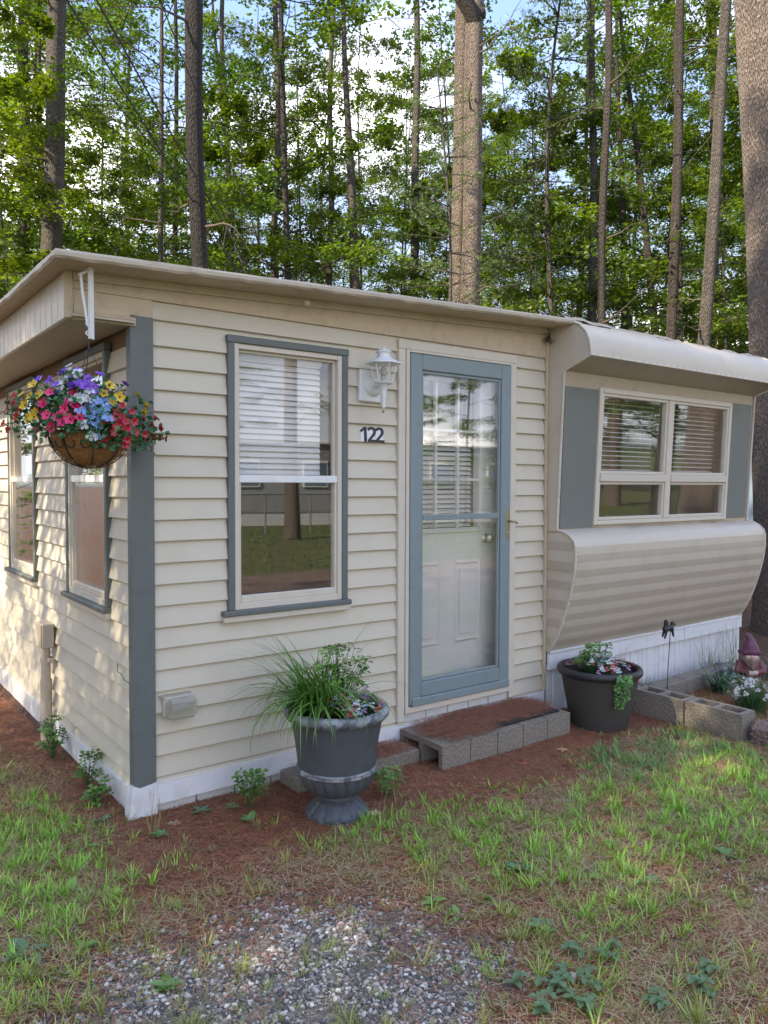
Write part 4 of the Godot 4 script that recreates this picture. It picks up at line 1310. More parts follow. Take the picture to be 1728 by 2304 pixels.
func clover_stems(C: Node3D, n: int, high: float, radius: float, r: float, off := Vector3.ZERO):
	var b := MB.new()
	for k in n:
		var d := spread_dir() * rng.randf_range(0.02, radius)
		var h := high * rng.randf_range(0.35, 1.0)
		b.col = L(0.06, 0.13, 0.04)
		b.tube([off, off + d * 0.5 + Vector3(0, h * 0.6, 0), off + d + Vector3(0, h, 0)], [0.0016], 4, false)
		for j in 3:
			var e := spread_dir() * 0.02
			clover(b, off + d + Vector3(0, h - 0.012 * j, 0) + e, r * rng.randf_range(0.7, 1.1), Vector3(d.x * 4 + rng.randf_range(-0.5, 0.5), 1, d.z * 4 + rng.randf_range(-0.5, 0.5)), L(0.12, 0.26, 0.05) * rng.randf_range(0.65, 1.35))
	mb(C, "leaves", b, M.grass).set_meta("kind", "stuff")

# hollow block: lx long with two cores running through its height ly, wz wide
func block_mesh(lx: float, ly: float, wz: float) -> MB:
	var b := MB.new()
	var t := 0.032
	var xs := [0.0, t, lx * 0.5 - t * 0.5, lx * 0.5 + t * 0.5, lx - t, lx]
	var zs := [0.0, t, wz - t, wz]
	for i in 5:
		for j in 3:
			if j == 1 and (i == 1 or i == 3):
				for s in 4:
					var p := [Vector3(xs[i], 0, zs[1]), Vector3(xs[i + 1], 0, zs[1]), Vector3(xs[i + 1], 0, zs[2]), Vector3(xs[i], 0, zs[2])]
					var a: Vector3 = p[s]
					var c: Vector3 = p[(s + 1) % 4]
					var mid := Vector3((xs[i] + xs[i + 1]) * 0.5, 0, (zs[1] + zs[2]) * 0.5)
					b.quad(a, c, c + Vector3(0, ly, 0), a + Vector3(0, ly, 0), mid - (a + c) * 0.5)
				continue
			for y in [0.0, ly]:
				b.quad(Vector3(xs[i], y, zs[j]), Vector3(xs[i + 1], y, zs[j]), Vector3(xs[i + 1], y, zs[j + 1]), Vector3(xs[i], y, zs[j + 1]), Vector3(0, 1 if y > 0 else -1, 0))
	b.quad(Vector3(0, 0, 0), Vector3(lx, 0, 0), Vector3(lx, ly, 0), Vector3(0, ly, 0), Vector3(0, 0, -1))
	b.quad(Vector3(0, 0, wz), Vector3(lx, 0, wz), Vector3(lx, ly, wz), Vector3(0, ly, wz), Vector3(0, 0, 1))
	b.quad(Vector3(0, 0, 0), Vector3(0, 0, wz), Vector3(0, ly, wz), Vector3(0, ly, 0), Vector3(-1, 0, 0))
	b.quad(Vector3(lx, 0, 0), Vector3(lx, 0, wz), Vector3(lx, ly, wz), Vector3(lx, ly, 0), Vector3(1, 0, 0))
	return b

func masonry():
	var m := block_mesh(0.375, 0.205, 0.19).mesh()
	# step: five blocks on their sides, cores running along the wall (local y -> +x)
	for k in 5:
		var o := part(self, numbered("concrete_block"), m, M.concrete, Transform3D(Basis(Vector3(0, 0, -1), Vector3(1, 0, 0), Vector3(0, -1, 0)) * Basis(Vector3(0, 1, 0), [0.0, 0.006, -0.005, 0.004, -0.003][k]), Vector3(1.542 + k * 0.2115, 0.136 + [0.0, 0.001, -0.002, 0.001, 0.002][k], 0.392)))
		tag(o, "grey hollow concrete block on its side, one of five forming the door step" if k > 0 else "grey hollow concrete block ending the door step, its open cores showing", "concrete block", "blocks of the door step")
	# low blocks sunk beside the step
	for k in 2:
		var s := bxm(Vector3(0, -0.1, 0), Vector3(0.39, 0.075, 0.19), 0.008)
		single("concrete_block", s, M.concrete, "low grey concrete block sunk in needles between urn and door step" if k == 1 else "low grey concrete block sunk in needles behind the urn foot", "concrete block", Vector3(0.745 + k * 0.395, 0, 0.02 + k * 0.005))
	# planting bed edge: two blocks standing, cores up
	for k in 2:
		var o := part(self, numbered("concrete_block"), block_mesh(0.375, 0.24, 0.16).mesh(), M.concrete, Transform3D(Basis(Vector3.UP, -PI / 2 + 0.015 * k), Vector3(3.455 + 0.005 * k, -0.07, 0.352 + k * 0.382)))
		tag(o, "grey hollow block edging the flower bed, its two cores open upward, " + ("touching the pebbled stone" if k == 1 else "touching the round pot"), "concrete block", "blocks edging the flower bed")
	for k in 3:
		var x := 3.62 + k * 0.402
		single("concrete_block", bxm(Vector3(0, -0.08, 0), Vector3(0.395, 0.11 + 0.004 * k, 0.13), 0.008), M.concrete, "grey block in the row along the white trailer skirting", "concrete block", Vector3(x, 0, 0.175 - 0.006 * k), "blocks along the trailer skirting")
	single("edging_stone", pebbled(), M.pebble_stone, "pinkish pebbled edging stone at the end of the block row", "edging stone", Vector3(3.33, 0, 1.135))
	# doormat of needles: black rubber mat under them
	single("door_mat", bxm(Vector3(0, 0, 0), Vector3(0.62, 0.01, 0.22), 0.003), M.black_rubber, "black rubber mat on the block step, half buried in pine needles", "mat", Vector3(1.93, 0.1395, 0.125))

func pebbled() -> MB:
	var b := MB.new()
	b.box(Vector3(0, -0.05, 0), Vector3(0.28, 0.13, 0.16), 0.03)
	for k in 90:
		var p := Vector3(rng.randf_range(0.03, 0.25), 0.13, rng.randf_range(0.03, 0.13))
		if k % 3 == 0: p = Vector3(rng.randf_range(0.02, 0.26), rng.randf_range(0.0, 0.12), 0.16)
		if k % 3 == 1: p = Vector3(0.0, rng.randf_range(0.0, 0.11), rng.randf_range(0.02, 0.14))
		b.ball(p, Vector3(0.009, 0.006, 0.009) * rng.randf_range(0.7, 1.4), 6, 4)
	return b

# ---------------------------------------------------------------- blended solids (surface nets)
# prims: [a, b, ra, rb, colour]; joined with smoothness k
func blended(prims: Array, cell: float, k: float) -> ArrayMesh:
	var lo := Vector3.INF
	var hi := -Vector3.INF
	for p in prims:
		var r := maxf(p[2], p[3]) + k + cell * 2
		for q in [p[0], p[1]]:
			lo = lo.min(q - Vector3.ONE * r); hi = hi.max(q + Vector3.ONE * r)
	var nx := int((hi.x - lo.x) / cell) + 2
	var ny := int((hi.y - lo.y) / cell) + 2
	var nz := int((hi.z - lo.z) / cell) + 2
	var f := PackedFloat32Array()
	f.resize(nx * ny * nz)
	f.fill(1.0)
	for p in prims:
		var a: Vector3 = p[0]
		var ab: Vector3 = p[1] - a
		var l2 := maxf(ab.length_squared(), 1e-9)
		var rr := maxf(p[2], p[3]) + k * 2 + cell * 3
		var pl := ((a.min(p[1]) - Vector3.ONE * rr - lo) / cell)
		var ph := ((a.max(p[1]) + Vector3.ONE * rr - lo) / cell)
		for z in range(maxi(0, int(pl.z)), mini(nz, int(ph.z) + 1)):
			for y in range(maxi(0, int(pl.y)), mini(ny, int(ph.y) + 1)):
				for x in range(maxi(0, int(pl.x)), mini(nx, int(ph.x) + 1)):
					var w := lo + Vector3(x, y, z) * cell
					var t := clampf((w - a).dot(ab) / l2, 0, 1)
					var d: float = (w - a - ab * t).length() - lerpf(p[2], p[3], t)
					var i := (z * ny + y) * nx + x
					var e := f[i]
					var h := clampf(0.5 + 0.5 * (e - d) / k, 0, 1)
					f[i] = lerpf(e, d, h) - k * h * (1.0 - h)
	var vid := {}
	var pos := []
	var b := MB.new()
	for z in nz - 1:
		for y in ny - 1:
			for x in nx - 1:
				var i := (z * ny + y) * nx + x
				var s := Vector3.ZERO
				var c := 0
				var vals := []
				for q in 8:
					vals.append(f[i + (q & 1) + ((q >> 1) & 1) * nx + ((q >> 2) & 1) * nx * ny])
				for e in [[0, 1], [2, 3], [4, 5], [6, 7], [0, 2], [1, 3], [4, 6], [5, 7], [0, 4], [1, 5], [2, 6], [3, 7]]:
					var u: float = vals[e[0]]
					var v: float = vals[e[1]]
					if (u < 0.0) != (v < 0.0):
						var t := u / (u - v)
						var A := Vector3(e[0] & 1, (e[0] >> 1) & 1, (e[0] >> 2) & 1)
						var B := Vector3(e[1] & 1, (e[1] >> 1) & 1, (e[1] >> 2) & 1)
						s += A.lerp(B, t); c += 1
				if c > 0:
					vid[i] = pos.size()
					pos.append(lo + (Vector3(x, y, z) + s / c) * cell)
	var nrm := []
	var cols := []
	var grad := func(w: Vector3) -> float:
		var g := (w - lo) / cell
		var x := clampi(int(g.x), 0, nx - 2)
		var y := clampi(int(g.y), 0, ny - 2)
		var z := clampi(int(g.z), 0, nz - 2)
		var r := g - Vector3(x, y, z)
		var i := (z * ny + y) * nx + x
		var c00 := lerpf(f[i], f[i + 1], r.x)
		var c10 := lerpf(f[i + nx], f[i + nx + 1], r.x)
		var j := i + nx * ny
		var c01 := lerpf(f[j], f[j + 1], r.x)
		var c11 := lerpf(f[j + nx], f[j + nx + 1], r.x)
		return lerpf(lerpf(c00, c10, r.y), lerpf(c01, c11, r.y), r.z)
	for w in pos:
		var e := cell
		nrm.append(Vector3(grad.call(w + Vector3(e, 0, 0)) - grad.call(w - Vector3(e, 0, 0)), grad.call(w + Vector3(0, e, 0)) - grad.call(w - Vector3(0, e, 0)), grad.call(w + Vector3(0, 0, e)) - grad.call(w - Vector3(0, 0, e))).normalized())
		var best := 1e9
		var col := Color.WHITE
		for p in prims:
			var ab: Vector3 = p[1] - p[0]
			var t := clampf((w - p[0]).dot(ab) / maxf(ab.length_squared(), 1e-9), 0, 1)
			var d: float = (w - p[0] - ab * t).length() - lerpf(p[2], p[3], t)
			if d < best:
				best = d; col = p[4]
		cols.append(col)
	for i in vid:
		var x: int = i % nx
		var y: int = (i / nx) % ny
		var z: int = i / (nx * ny)
		for ax in 3:
			var st: int = [1, nx, nx * ny][ax]
			var o1: int = [nx, nx * ny, 1][ax]
			var o2: int = [nx * ny, 1, nx][ax]
			if (f[i] < 0.0) == (f[i + st] < 0.0): continue
			var q := [i, i - o1, i - o1 - o2, i - o2]
			var ok := true
			for u in q: ok = ok and vid.has(u)
			if not ok: continue
			var g := []
			for u in q: g.append(vid[u])
			for tr in [[0, 1, 2], [0, 2, 3]]:
				b.raw(pos[g[tr[0]]], pos[g[tr[1]]], pos[g[tr[2]]], nrm[g[tr[0]]], nrm[g[tr[1]]], nrm[g[tr[2]]])
				for h in 3: b.c[b.c.size() - 3 + h] = cols[g[tr[0]]]
	return b.mesh(true)

func garden_bed():
	# gnome: faces +z locally
	var N := thing("garden_gnome", "purple-capped bearded garden gnome standing among the bed flowers", "gnome", Vector3(4.60, 0.0, 0.47))
	N.rotation.y = -0.8
	var plum := L(0.115, 0.035, 0.07)
	var skin_c := L(0.50, 0.40, 0.33)
	var beard := L(0.22, 0.145, 0.125)
	var coat := L(0.15, 0.05, 0.055)
	part(N, "body", blended([
		[Vector3(0, 0.10, 0), Vector3(0, 0.17, 0), 0.075, 0.062, coat],
		[Vector3(-0.035, 0.02, 0.02), Vector3(-0.035, 0.09, 0.0), 0.03, 0.035, L(0.20, 0.13, 0.12)],
		[Vector3(0.035, 0.02, 0.02), Vector3(0.035, 0.09, 0.0), 0.03, 0.035, L(0.20, 0.13, 0.12)],
		[Vector3(-0.04, 0.012, 0.0), Vector3(-0.045, 0.012, 0.06), 0.026, 0.024, L(0.10, 0.05, 0.05)],
		[Vector3(0.04, 0.012, 0.0), Vector3(0.045, 0.012, 0.06), 0.026, 0.024, L(0.10, 0.05, 0.05)],
		[Vector3(-0.075, 0.19, 0.0), Vector3(-0.095, 0.135, 0.03), 0.026, 0.022, coat],
		[Vector3(-0.095, 0.135, 0.03), Vector3(-0.03, 0.13, 0.085), 0.022, 0.018, coat],
		[Vector3(0.075, 0.19, 0.0), Vector3(0.095, 0.135, 0.03), 0.026, 0.022, coat],
		[Vector3(0.095, 0.135, 0.03), Vector3(0.03, 0.135, 0.085), 0.022, 0.018, coat],
		[Vector3(-0.018, 0.13, 0.092), Vector3(0.018, 0.135, 0.092), 0.017, 0.017, skin_c],
		[Vector3(0, 0.245, 0.01), Vector3(0, 0.265, 0.01), 0.058, 0.055, skin_c],
		[Vector3(-0.028, 0.243, 0.052), Vector3(-0.028, 0.243, 0.054), 0.018, 0.018, skin_c],
		[Vector3(0.028, 0.243, 0.052), Vector3(0.028, 0.243, 0.054), 0.018, 0.018, skin_c],
		[Vector3(0, 0.248, 0.065), Vector3(0, 0.243, 0.074), 0.013, 0.015, L(0.5, 0.27, 0.2)],
	], 0.0055, 0.012), M.painted_figure)
	part(N, "beard", blended([
		[Vector3(0, 0.215, 0.06), Vector3(0, 0.165, 0.078), 0.034, 0.014, beard],
		[Vector3(-0.035, 0.225, 0.045), Vector3(-0.02, 0.18, 0.068), 0.024, 0.012, beard],
		[Vector3(0.035, 0.225, 0.045), Vector3(0.02, 0.18, 0.068), 0.024, 0.012, beard],
		[Vector3(-0.052, 0.255, 0.02), Vector3(-0.045, 0.22, 0.035), 0.018, 0.018, beard],
		[Vector3(0.052, 0.255, 0.02), Vector3(0.045, 0.22, 0.035), 0.018, 0.018, beard],
		[Vector3(-0.005, 0.228, 0.072), Vector3(-0.03, 0.22, 0.066), 0.009, 0.006, L(0.42, 0.30, 0.26)],
		[Vector3(0.005, 0.228, 0.072), Vector3(0.03, 0.22, 0.066), 0.009, 0.006, L(0.42, 0.30, 0.26)],
	], 0.005, 0.008), M.painted_figure)
	part(N, "cap", blended([
		[Vector3(0, 0.285, 0.005), Vector3(0, 0.30, 0.003), 0.068, 0.062, plum],
		[Vector3(0, 0.305, 0.0), Vector3(0, 0.36, -0.008), 0.058, 0.033, plum],
		[Vector3(0, 0.36, -0.008), Vector3(-0.012, 0.40, -0.01), 0.033, 0.02, plum],
		[Vector3(-0.012, 0.40, -0.01), Vector3(-0.028, 0.402, 0.0), 0.02, 0.014, plum],
		[Vector3(-0.05, 0.278, 0.04), Vector3(0.05, 0.278, 0.04), 0.02, 0.02, plum],
		[Vector3(-0.062, 0.274, -0.02), Vector3(0.062, 0.274, -0.02), 0.02, 0.02, plum],
	], 0.0055, 0.014), M.painted_figure)
	for s in [-1.0, 1.0]:
		var e := MB.new()
		e.ball(Vector3(s * 0.021, 0.262, 0.0585), Vector3(0.011, 0.008, 0.006), 8, 6)
		mb(N, "eye", e, M.white_print)
		e = MB.new()
		e.ball(Vector3(s * 0.021, 0.261, 0.0635), Vector3(0.006, 0.006, 0.003), 6, 4)
		mb(N, "pupil", e, M.black_print)
	# small drum-like stone at the gnome's feet
	var dr := MB.new()
	dr.ball(Vector3(0, 0.05, 0), Vector3(0.045, 0.055, 0.04), 14, 10)
	single("round_ornament", dr, M.painted_block, "pale round garden ornament at the gnome's feet", "ornament", Vector3(4.50, 0.0, 0.53))
	# metal animal on a rod
	var S := thing("garden_stake", "black metal animal ornament on a thin rod against the white skirting", "garden stake", Vector3(3.755, 0.0, 0.31))
	var r := MB.new()
	r.tube([Vector3(0, -0.05, 0), Vector3(0.01, 0.25, 0), Vector3(0.03, 0.50, 0)], [0.003], 6)
	mb(S, "rod", r, M.black_iron)
	var ink := L(0.018, 0.017, 0.022)
	part(S, "animal", blended([
		[Vector3(-0.035, 0.525, 0), Vector3(0.035, 0.525, 0), 0.02, 0.022, ink],
		[Vector3(-0.03, 0.52, 0.012), Vector3(-0.06, 0.465, 0.016), 0.011, 0.007, ink],
		[Vector3(-0.025, 0.52, -0.012), Vector3(-0.04, 0.47, -0.016), 0.011, 0.007, ink],
		[Vector3(0.03, 0.52, 0.012), Vector3(0.045, 0.468, 0.016), 0.011, 0.007, ink],
		[Vector3(0.035, 0.53, 0), Vector3(0.055, 0.555, 0), 0.014, 0.014, ink],
		[Vector3(0.055, 0.555, 0), Vector3(0.085, 0.545, 0), 0.014, 0.008, ink],
		[Vector3(-0.03, 0.53, 0), Vector3(-0.025, 0.575, 0), 0.014, 0.016, ink],
	], 0.004, 0.008), M.painted_figure)
	# bed plants
	tuft_flowers("bed_flowers", "small dark red artificial flowers tucked between pot and block row", Vector3(3.52, 0.02, 0.23), 0.10, 0.17, [L(0.42, 0.05, 0.06), L(0.5, 0.2, 0.22), L(0.65, 0.62, 0.6)], 34)
	tuft_flowers("bed_flowers", "white artificial flowers in front of the gnome", Vector3(4.02, 0.0, 0.80), 0.17, 0.24, [L(0.74, 0.74, 0.72), L(0.70, 0.72, 0.66)], 70)
	tuft_flowers("bed_flowers", "blue-grey flowers behind the gnome along the skirting blocks", Vector3(4.55, 0.0, 0.30), 0.16, 0.2, [L(0.5, 0.58, 0.62), L(0.3, 0.25, 0.4)], 40)
	tuft_flowers("bed_flowers", "purple and white flowers beyond the gnome", Vector3(4.95, 0.0, 0.62), 0.2, 0.26, [L(0.12, 0.04, 0.10), L(0.66, 0.64, 0.6), L(0.16, 0.06, 0.13)], 50)
	var D := thing("daylily_plant", "arching strappy dark green leaves in the flower bed", "plant", Vector3(4.25, 0.0, 0.42))
	var b := MB.new()
	for k in 60:
		blade(b, spread_dir() * rng.randf() * 0.06, rng.randf_range(0.15, 0.30), spread_dir(), rng.randf_range(0.8, 2.0), 0.0065, L(0.04, 0.10, 0.05) * rng.randf_range(0.7, 1.5), 6)
	mb(D, "blades", b, M.grass).set_meta("kind", "stuff")
	for q in [[Vector3(4.62, 0.0, 0.13), 0.5], [Vector3(4.95, 0.0, 0.16), 0.62]]:
		var Wd := thing("seeding_grass", "thin tall seeding grass against the white trailer skirting", "grass", q[0], "tall grass by the skirting")
		b = MB.new()
		for k in 34:
			blade(b, spread_dir() * rng.randf() * 0.07, q[1] * rng.randf_range(0.4, 1.0), spread_dir(), rng.randf_range(0.1, 0.9), 0.0016, L(0.16, 0.19, 0.07) * rng.randf_range(0.7, 1.3), 6)
		mb(Wd, "blades", b, M.grass).set_meta("kind", "stuff")

# ---------------------------------------------------------------- trees
class Leaves:
	var v := PackedVector3Array()
	var n := PackedVector3Array()
	var c := PackedColorArray()
	var ix := PackedInt32Array()

	# a pointed leaf folded along its midrib
	func leaf(p: Vector3, ax: Vector3, nrm: Vector3, size: float, col: Color):
		var w := ax.cross(nrm) * size * 0.36
		var k := v.size()
		v.append(p); v.append(p + ax * size * 0.45 + w); v.append(p + ax * size); v.append(p + ax * size * 0.45 - w)
		for i in 4:
			n.append(nrm); c.append(col)
		# wound so that the front runs clockwise about the normal
		if w.cross(ax).dot(nrm) > 0.0:
			ix.append_array([k, k + 2, k + 1, k, k + 3, k + 2])
		else:
			ix.append_array([k, k + 1, k + 2, k, k + 2, k + 3])

	func needle(p: Vector3, q: Vector3, w: Vector3, nrm: Vector3, col: Color):
		var k := v.size()
		v.append(p - w); v.append(p + w); v.append(q)
		for i in 3:
			n.append(nrm); c.append(col)
		if (2.0 * w).cross(q - p + w).dot(nrm) > 0.0: ix.append_array([k, k + 2, k + 1])
		else: ix.append_array([k, k + 1, k + 2])

	func mesh() -> ArrayMesh:
		var a := []
		a.resize(Mesh.ARRAY_MAX)
		a[Mesh.ARRAY_VERTEX] = v; a[Mesh.ARRAY_NORMAL] = n; a[Mesh.ARRAY_COLOR] = c; a[Mesh.ARRAY_INDEX] = ix
		var m := ArrayMesh.new()
		m.add_surface_from_arrays(Mesh.PRIMITIVE_TRIANGLES, a)
		return m

func rv() -> Vector3:
	return Vector3(rng.randf_range(-1, 1), rng.randf_range(-1, 1), rng.randf_range(-1, 1))

# broad-leaved woodland tree: wood and leaves
func leaf_tree(seed_: int, H: float, r0: float, first: float, reach: float, nb: int, per: int, tint: Color, ls := 0.09) -> Array:
	rng.seed = seed_
	var wood := MB.new()
	var lv := Leaves.new()
	var spine := []
	var rad := []
	var bend := Vector3(rng.randf_range(-1, 1), 0, rng.randf_range(-1, 1)) * 0.03 * H
	for i in 13:
		var t := i / 12.0
		spine.append(Vector3(0, t * H, 0) + bend * t * t + Vector3(sin(t * 9.0 + seed_), 0, cos(t * 7.0 + seed_)) * 0.05 * t * H * 0.1)
		rad.append(r0 * (1.0 - 0.85 * t) * (1.25 if i == 0 else 1.0))
	wood.tube(spine, rad, 10, false)
	for b in nb:
		var h := lerpf(first, 0.98, (b + rng.randf()) / nb)
		var fi := h * 12.0
		var p: Vector3 = spine[int(fi)].lerp(spine[mini(int(fi) + 1, 12)], fi - int(fi))
		var az := b * 2.399 + rng.randf_range(-0.5, 0.5)
		var len := reach * (1.0 - 0.6 * maxf(0.0, (h - first) / (1.0 - first))) * rng.randf_range(0.65, 1.15)
		var d := Vector3(cos(az), rng.randf_range(0.25, 0.7), sin(az)).normalized()
		var pts := [p]
		for k in 5:
			d = (d + Vector3(0, -0.06, 0) + rv() * 0.16).normalized()
			pts.append(pts[-1] + d * len / 5.0)
		var br := r0 * 0.32 * (1.0 - 0.6 * h)
		wood.tube(pts, [br, br * 0.75, br * 0.55, br * 0.38, br * 0.22, 0.004], 5, false)
		for s in 7:
			var t := lerpf(0.28, 1.0, (s + rng.randf() * 0.6) / 7.0)
			var ft := minf(t * 5.0, 4.99)
			var q: Vector3 = pts[int(ft)].lerp(pts[int(ft) + 1], ft - int(ft))
			var dir: Vector3 = (pts[int(ft) + 1] - pts[int(ft)]).normalized()
			var sd := (dir * 0.6 + dir.cross(Vector3.UP).normalized() * (1.0 if s % 2 == 0 else -1.0) + rv() * 0.35).normalized()
			sd.y = clampf(sd.y, -0.25, 0.35)
			var sl := len * rng.randf_range(0.22, 0.42)
			var mid := q + sd * sl * 0.5 + rv() * 0.06
			var tip := q + sd * sl + Vector3(0, -0.1 * sl, 0)
			wood.tube([q, mid, tip], [0.012, 0.007, 0.003], 3, false)
			var across := sd.cross(Vector3.UP).normalized()
			var shade := tint * rng.randf_range(0.5, 1.3)
			for k in int(per * rng.randf_range(0.5, 1.5)):
				var u := sqrt(rng.randf())
				var c := q.lerp(tip, u) + across * rng.randf_range(-1, 1) * sl * 0.42 * (1.15 - u * 0.5) + Vector3(0, rng.randf_range(-0.13, 0.08), 0)
				var nrm := (Vector3(0, 1, 0) + rv() * 0.75).normalized()
				var ax := nrm.cross(rv()).normalized()
				lv.leaf(c, ax, nrm, ls * rng.randf_range(0.6, 1.25), shade * rng.randf_range(0.75, 1.25))
	return [wood.mesh(), lv.mesh()]

# white pine: whorls of bare lower limbs, needle tufts above
func pine_tree(seed_: int, H: float, r0: float, bare: float, reach: float, tufts: int, tint: Color) -> Array:
	rng.seed = seed_
	var wood := MB.new()
	var lv := Leaves.new()
	var spine := []
	var rad := []
	for i in 15:
		var t := i / 14.0
		spine.append(Vector3(sin(t * 6.0 + seed_) * 0.02 * H * t, t * H, cos(t * 5.0 + seed_) * 0.02 * H * t))
		rad.append(r0 * (1.0 - 0.8 * t) * (1.22 if i == 0 else 1.0))
	wood.tube(spine, rad, 12, false)
	var y := 2.0
	while y < H * 0.98:
		var fi := y / H * 14.0
		var p: Vector3 = spine[int(fi)].lerp(spine[mini(int(fi) + 1, 14)], fi - int(fi))
		for k in 4:
			var dead := y < H * bare
			if dead and rng.randf() < 0.35: continue
			var az := rng.randf() * TAU
			var len := reach * (1.0 - 0.75 * y / H) * (rng.randf_range(0.35, 0.75) if dead else rng.randf_range(0.7, 1.1))
			var d := Vector3(cos(az), rng.randf_range(-0.05, 0.25), sin(az)).normalized()
			var pts := [p]
			for j in 4:
				d = (d + rv() * 0.18 + Vector3(0, 0.04, 0)).normalized()
				pts.append(pts[-1] + d * len / 4.0)
			wood.tube(pts, [0.022, 0.015, 0.010, 0.006, 0.002], 4, false)
			for s in 4:
				var q: Vector3 = pts[1 + s % 4]
				var sd := (d + rv() * 0.9).normalized()
				wood.tube([q, q + sd * len * 0.22], [0.007, 0.002], 3, false)
			if not dead:
				for s in tufts:
					var ft := lerpf(0.3, 0.999, rng.randf()) * 4.0
					var q: Vector3 = pts[int(ft)].lerp(pts[int(ft) + 1], ft - int(ft)) + Vector3(rng.randf_range(-1, 1), rng.randf_range(-0.3, 0.5), rng.randf_range(-1, 1)) * 0.16 * len
					var o := ((q - p).normalized() + Vector3(0, 0.4, 0) + rv() * 0.5).normalized()
					var shade := tint * rng.randf_range(0.7, 1.35)
					for m in 14:
						var nd := (o * 0.8 + rv() * 0.8).normalized()
						var w := nd.cross(rv()).normalized() * 0.0045
						lv.needle(q, q + nd * rng.randf_range(0.09, 0.15), w, (nd.cross(w)).normalized(), shade)
		y += rng.randf_range(0.35, 0.6)
	return [wood.mesh(), lv.mesh()]

func plant_tree(called: String, kit: Array, bark: Material, leafm: Material, at: Vector3, turn: float, size: float, lean: Vector3, label: String, group := "") -> Node3D:
	var T := thing(called, label, "tree", at, group)
	var up := (Vector3.UP + lean).normalized()
	T.basis = tri3(up) * Basis(Vector3.UP, turn) * Basis.from_scale(Vector3.ONE * size)
	part(T, "trunk", kit[0], bark)
	part(T, "crown", kit[1], leafm)
	return T

func pix(px: float, py: float, depth: float) -> Vector3:
	# a direction seen in the photograph, taken to a distance
	var yaw := deg_to_rad(53.3)
	var pitch := deg_to_rad(2.1)
	var fh := Vector3(cos(yaw), 0, -sin(yaw))
	var r := Vector3(sin(yaw), 0, cos(yaw))
	var f := fh * cos(pitch) - Vector3.UP * sin(pitch)
	var u := Vector3.UP * cos(pitch) + fh * sin(pitch)
	return CAM + (f + r * (px - 864.0) / 1740.0 - u * (py - 1152.0) / 1740.0) * depth

# a lone trunk through two seen points, with limbs of its own
func big_trunk(called: String, label: String, a: Vector3, z: Vector3, ra: float, rz: float, bark: Material, knots: int, wob := 0.02) -> Node3D:
	var base := a + (z - a) * ((0.0 - a.y) / (z.y - a.y))
	var T := thing(called, label, "tree", base)
	var dir := (z - a) / (z.y - a.y)
	var b := MB.new()
	var pts := []
	var rad := []
	var slope := (rz - ra) / (z.y - a.y)
	for i in 27:
		var h := -0.2 + i * 0.55
		pts.append(dir * h + Vector3(sin(h * 1.3 + ra * 40.0), 0, cos(h * 1.1 + ra * 70.0)) * wob)
		rad.append(maxf(0.03, ra + slope * (h - a.y)) * (1.0 + 0.35 * exp(-maxf(h, 0.0) * 1.8)))
	b.tube(pts, rad, 22, true)
	part(T, "trunk", b.mesh(), bark)
	for k in knots:
		var h := rng.randf_range(2.6, 9.0)
		var az := rng.randf() * TAU
		var o := Vector3(cos(az), 0.15, sin(az))
		var rr := maxf(0.03, ra + slope * (h - a.y))
		var p := dir * h + o * rr * 0.85
		var l := MB.new()
		var q := [p]
		var dl := o
		var stub := ra > 0.3
		for j in 7:
			dl = (dl + rv() * 0.38 + Vector3(0, -0.05, 0)).normalized()
			q.append(q[-1] + dl * (0.03 if stub else rng.randf_range(0.08, 0.22)))
		l.tube(q, [0.02, 0.015, 0.011, 0.008, 0.006, 0.004, 0.003, 0.0015], 5, false)
		if not stub:
			for j in 4:
				var tw: Vector3 = q[3 + j]
				var td := (dl + rv()).normalized()
				l.tube([tw, tw + td * 0.15 + rv() * 0.03, tw + td * 0.3 + rv() * 0.08], [0.004, 0.003, 0.001], 3, false)
		part(T, "dead_limb", l.mesh(), M.twig)
	return T

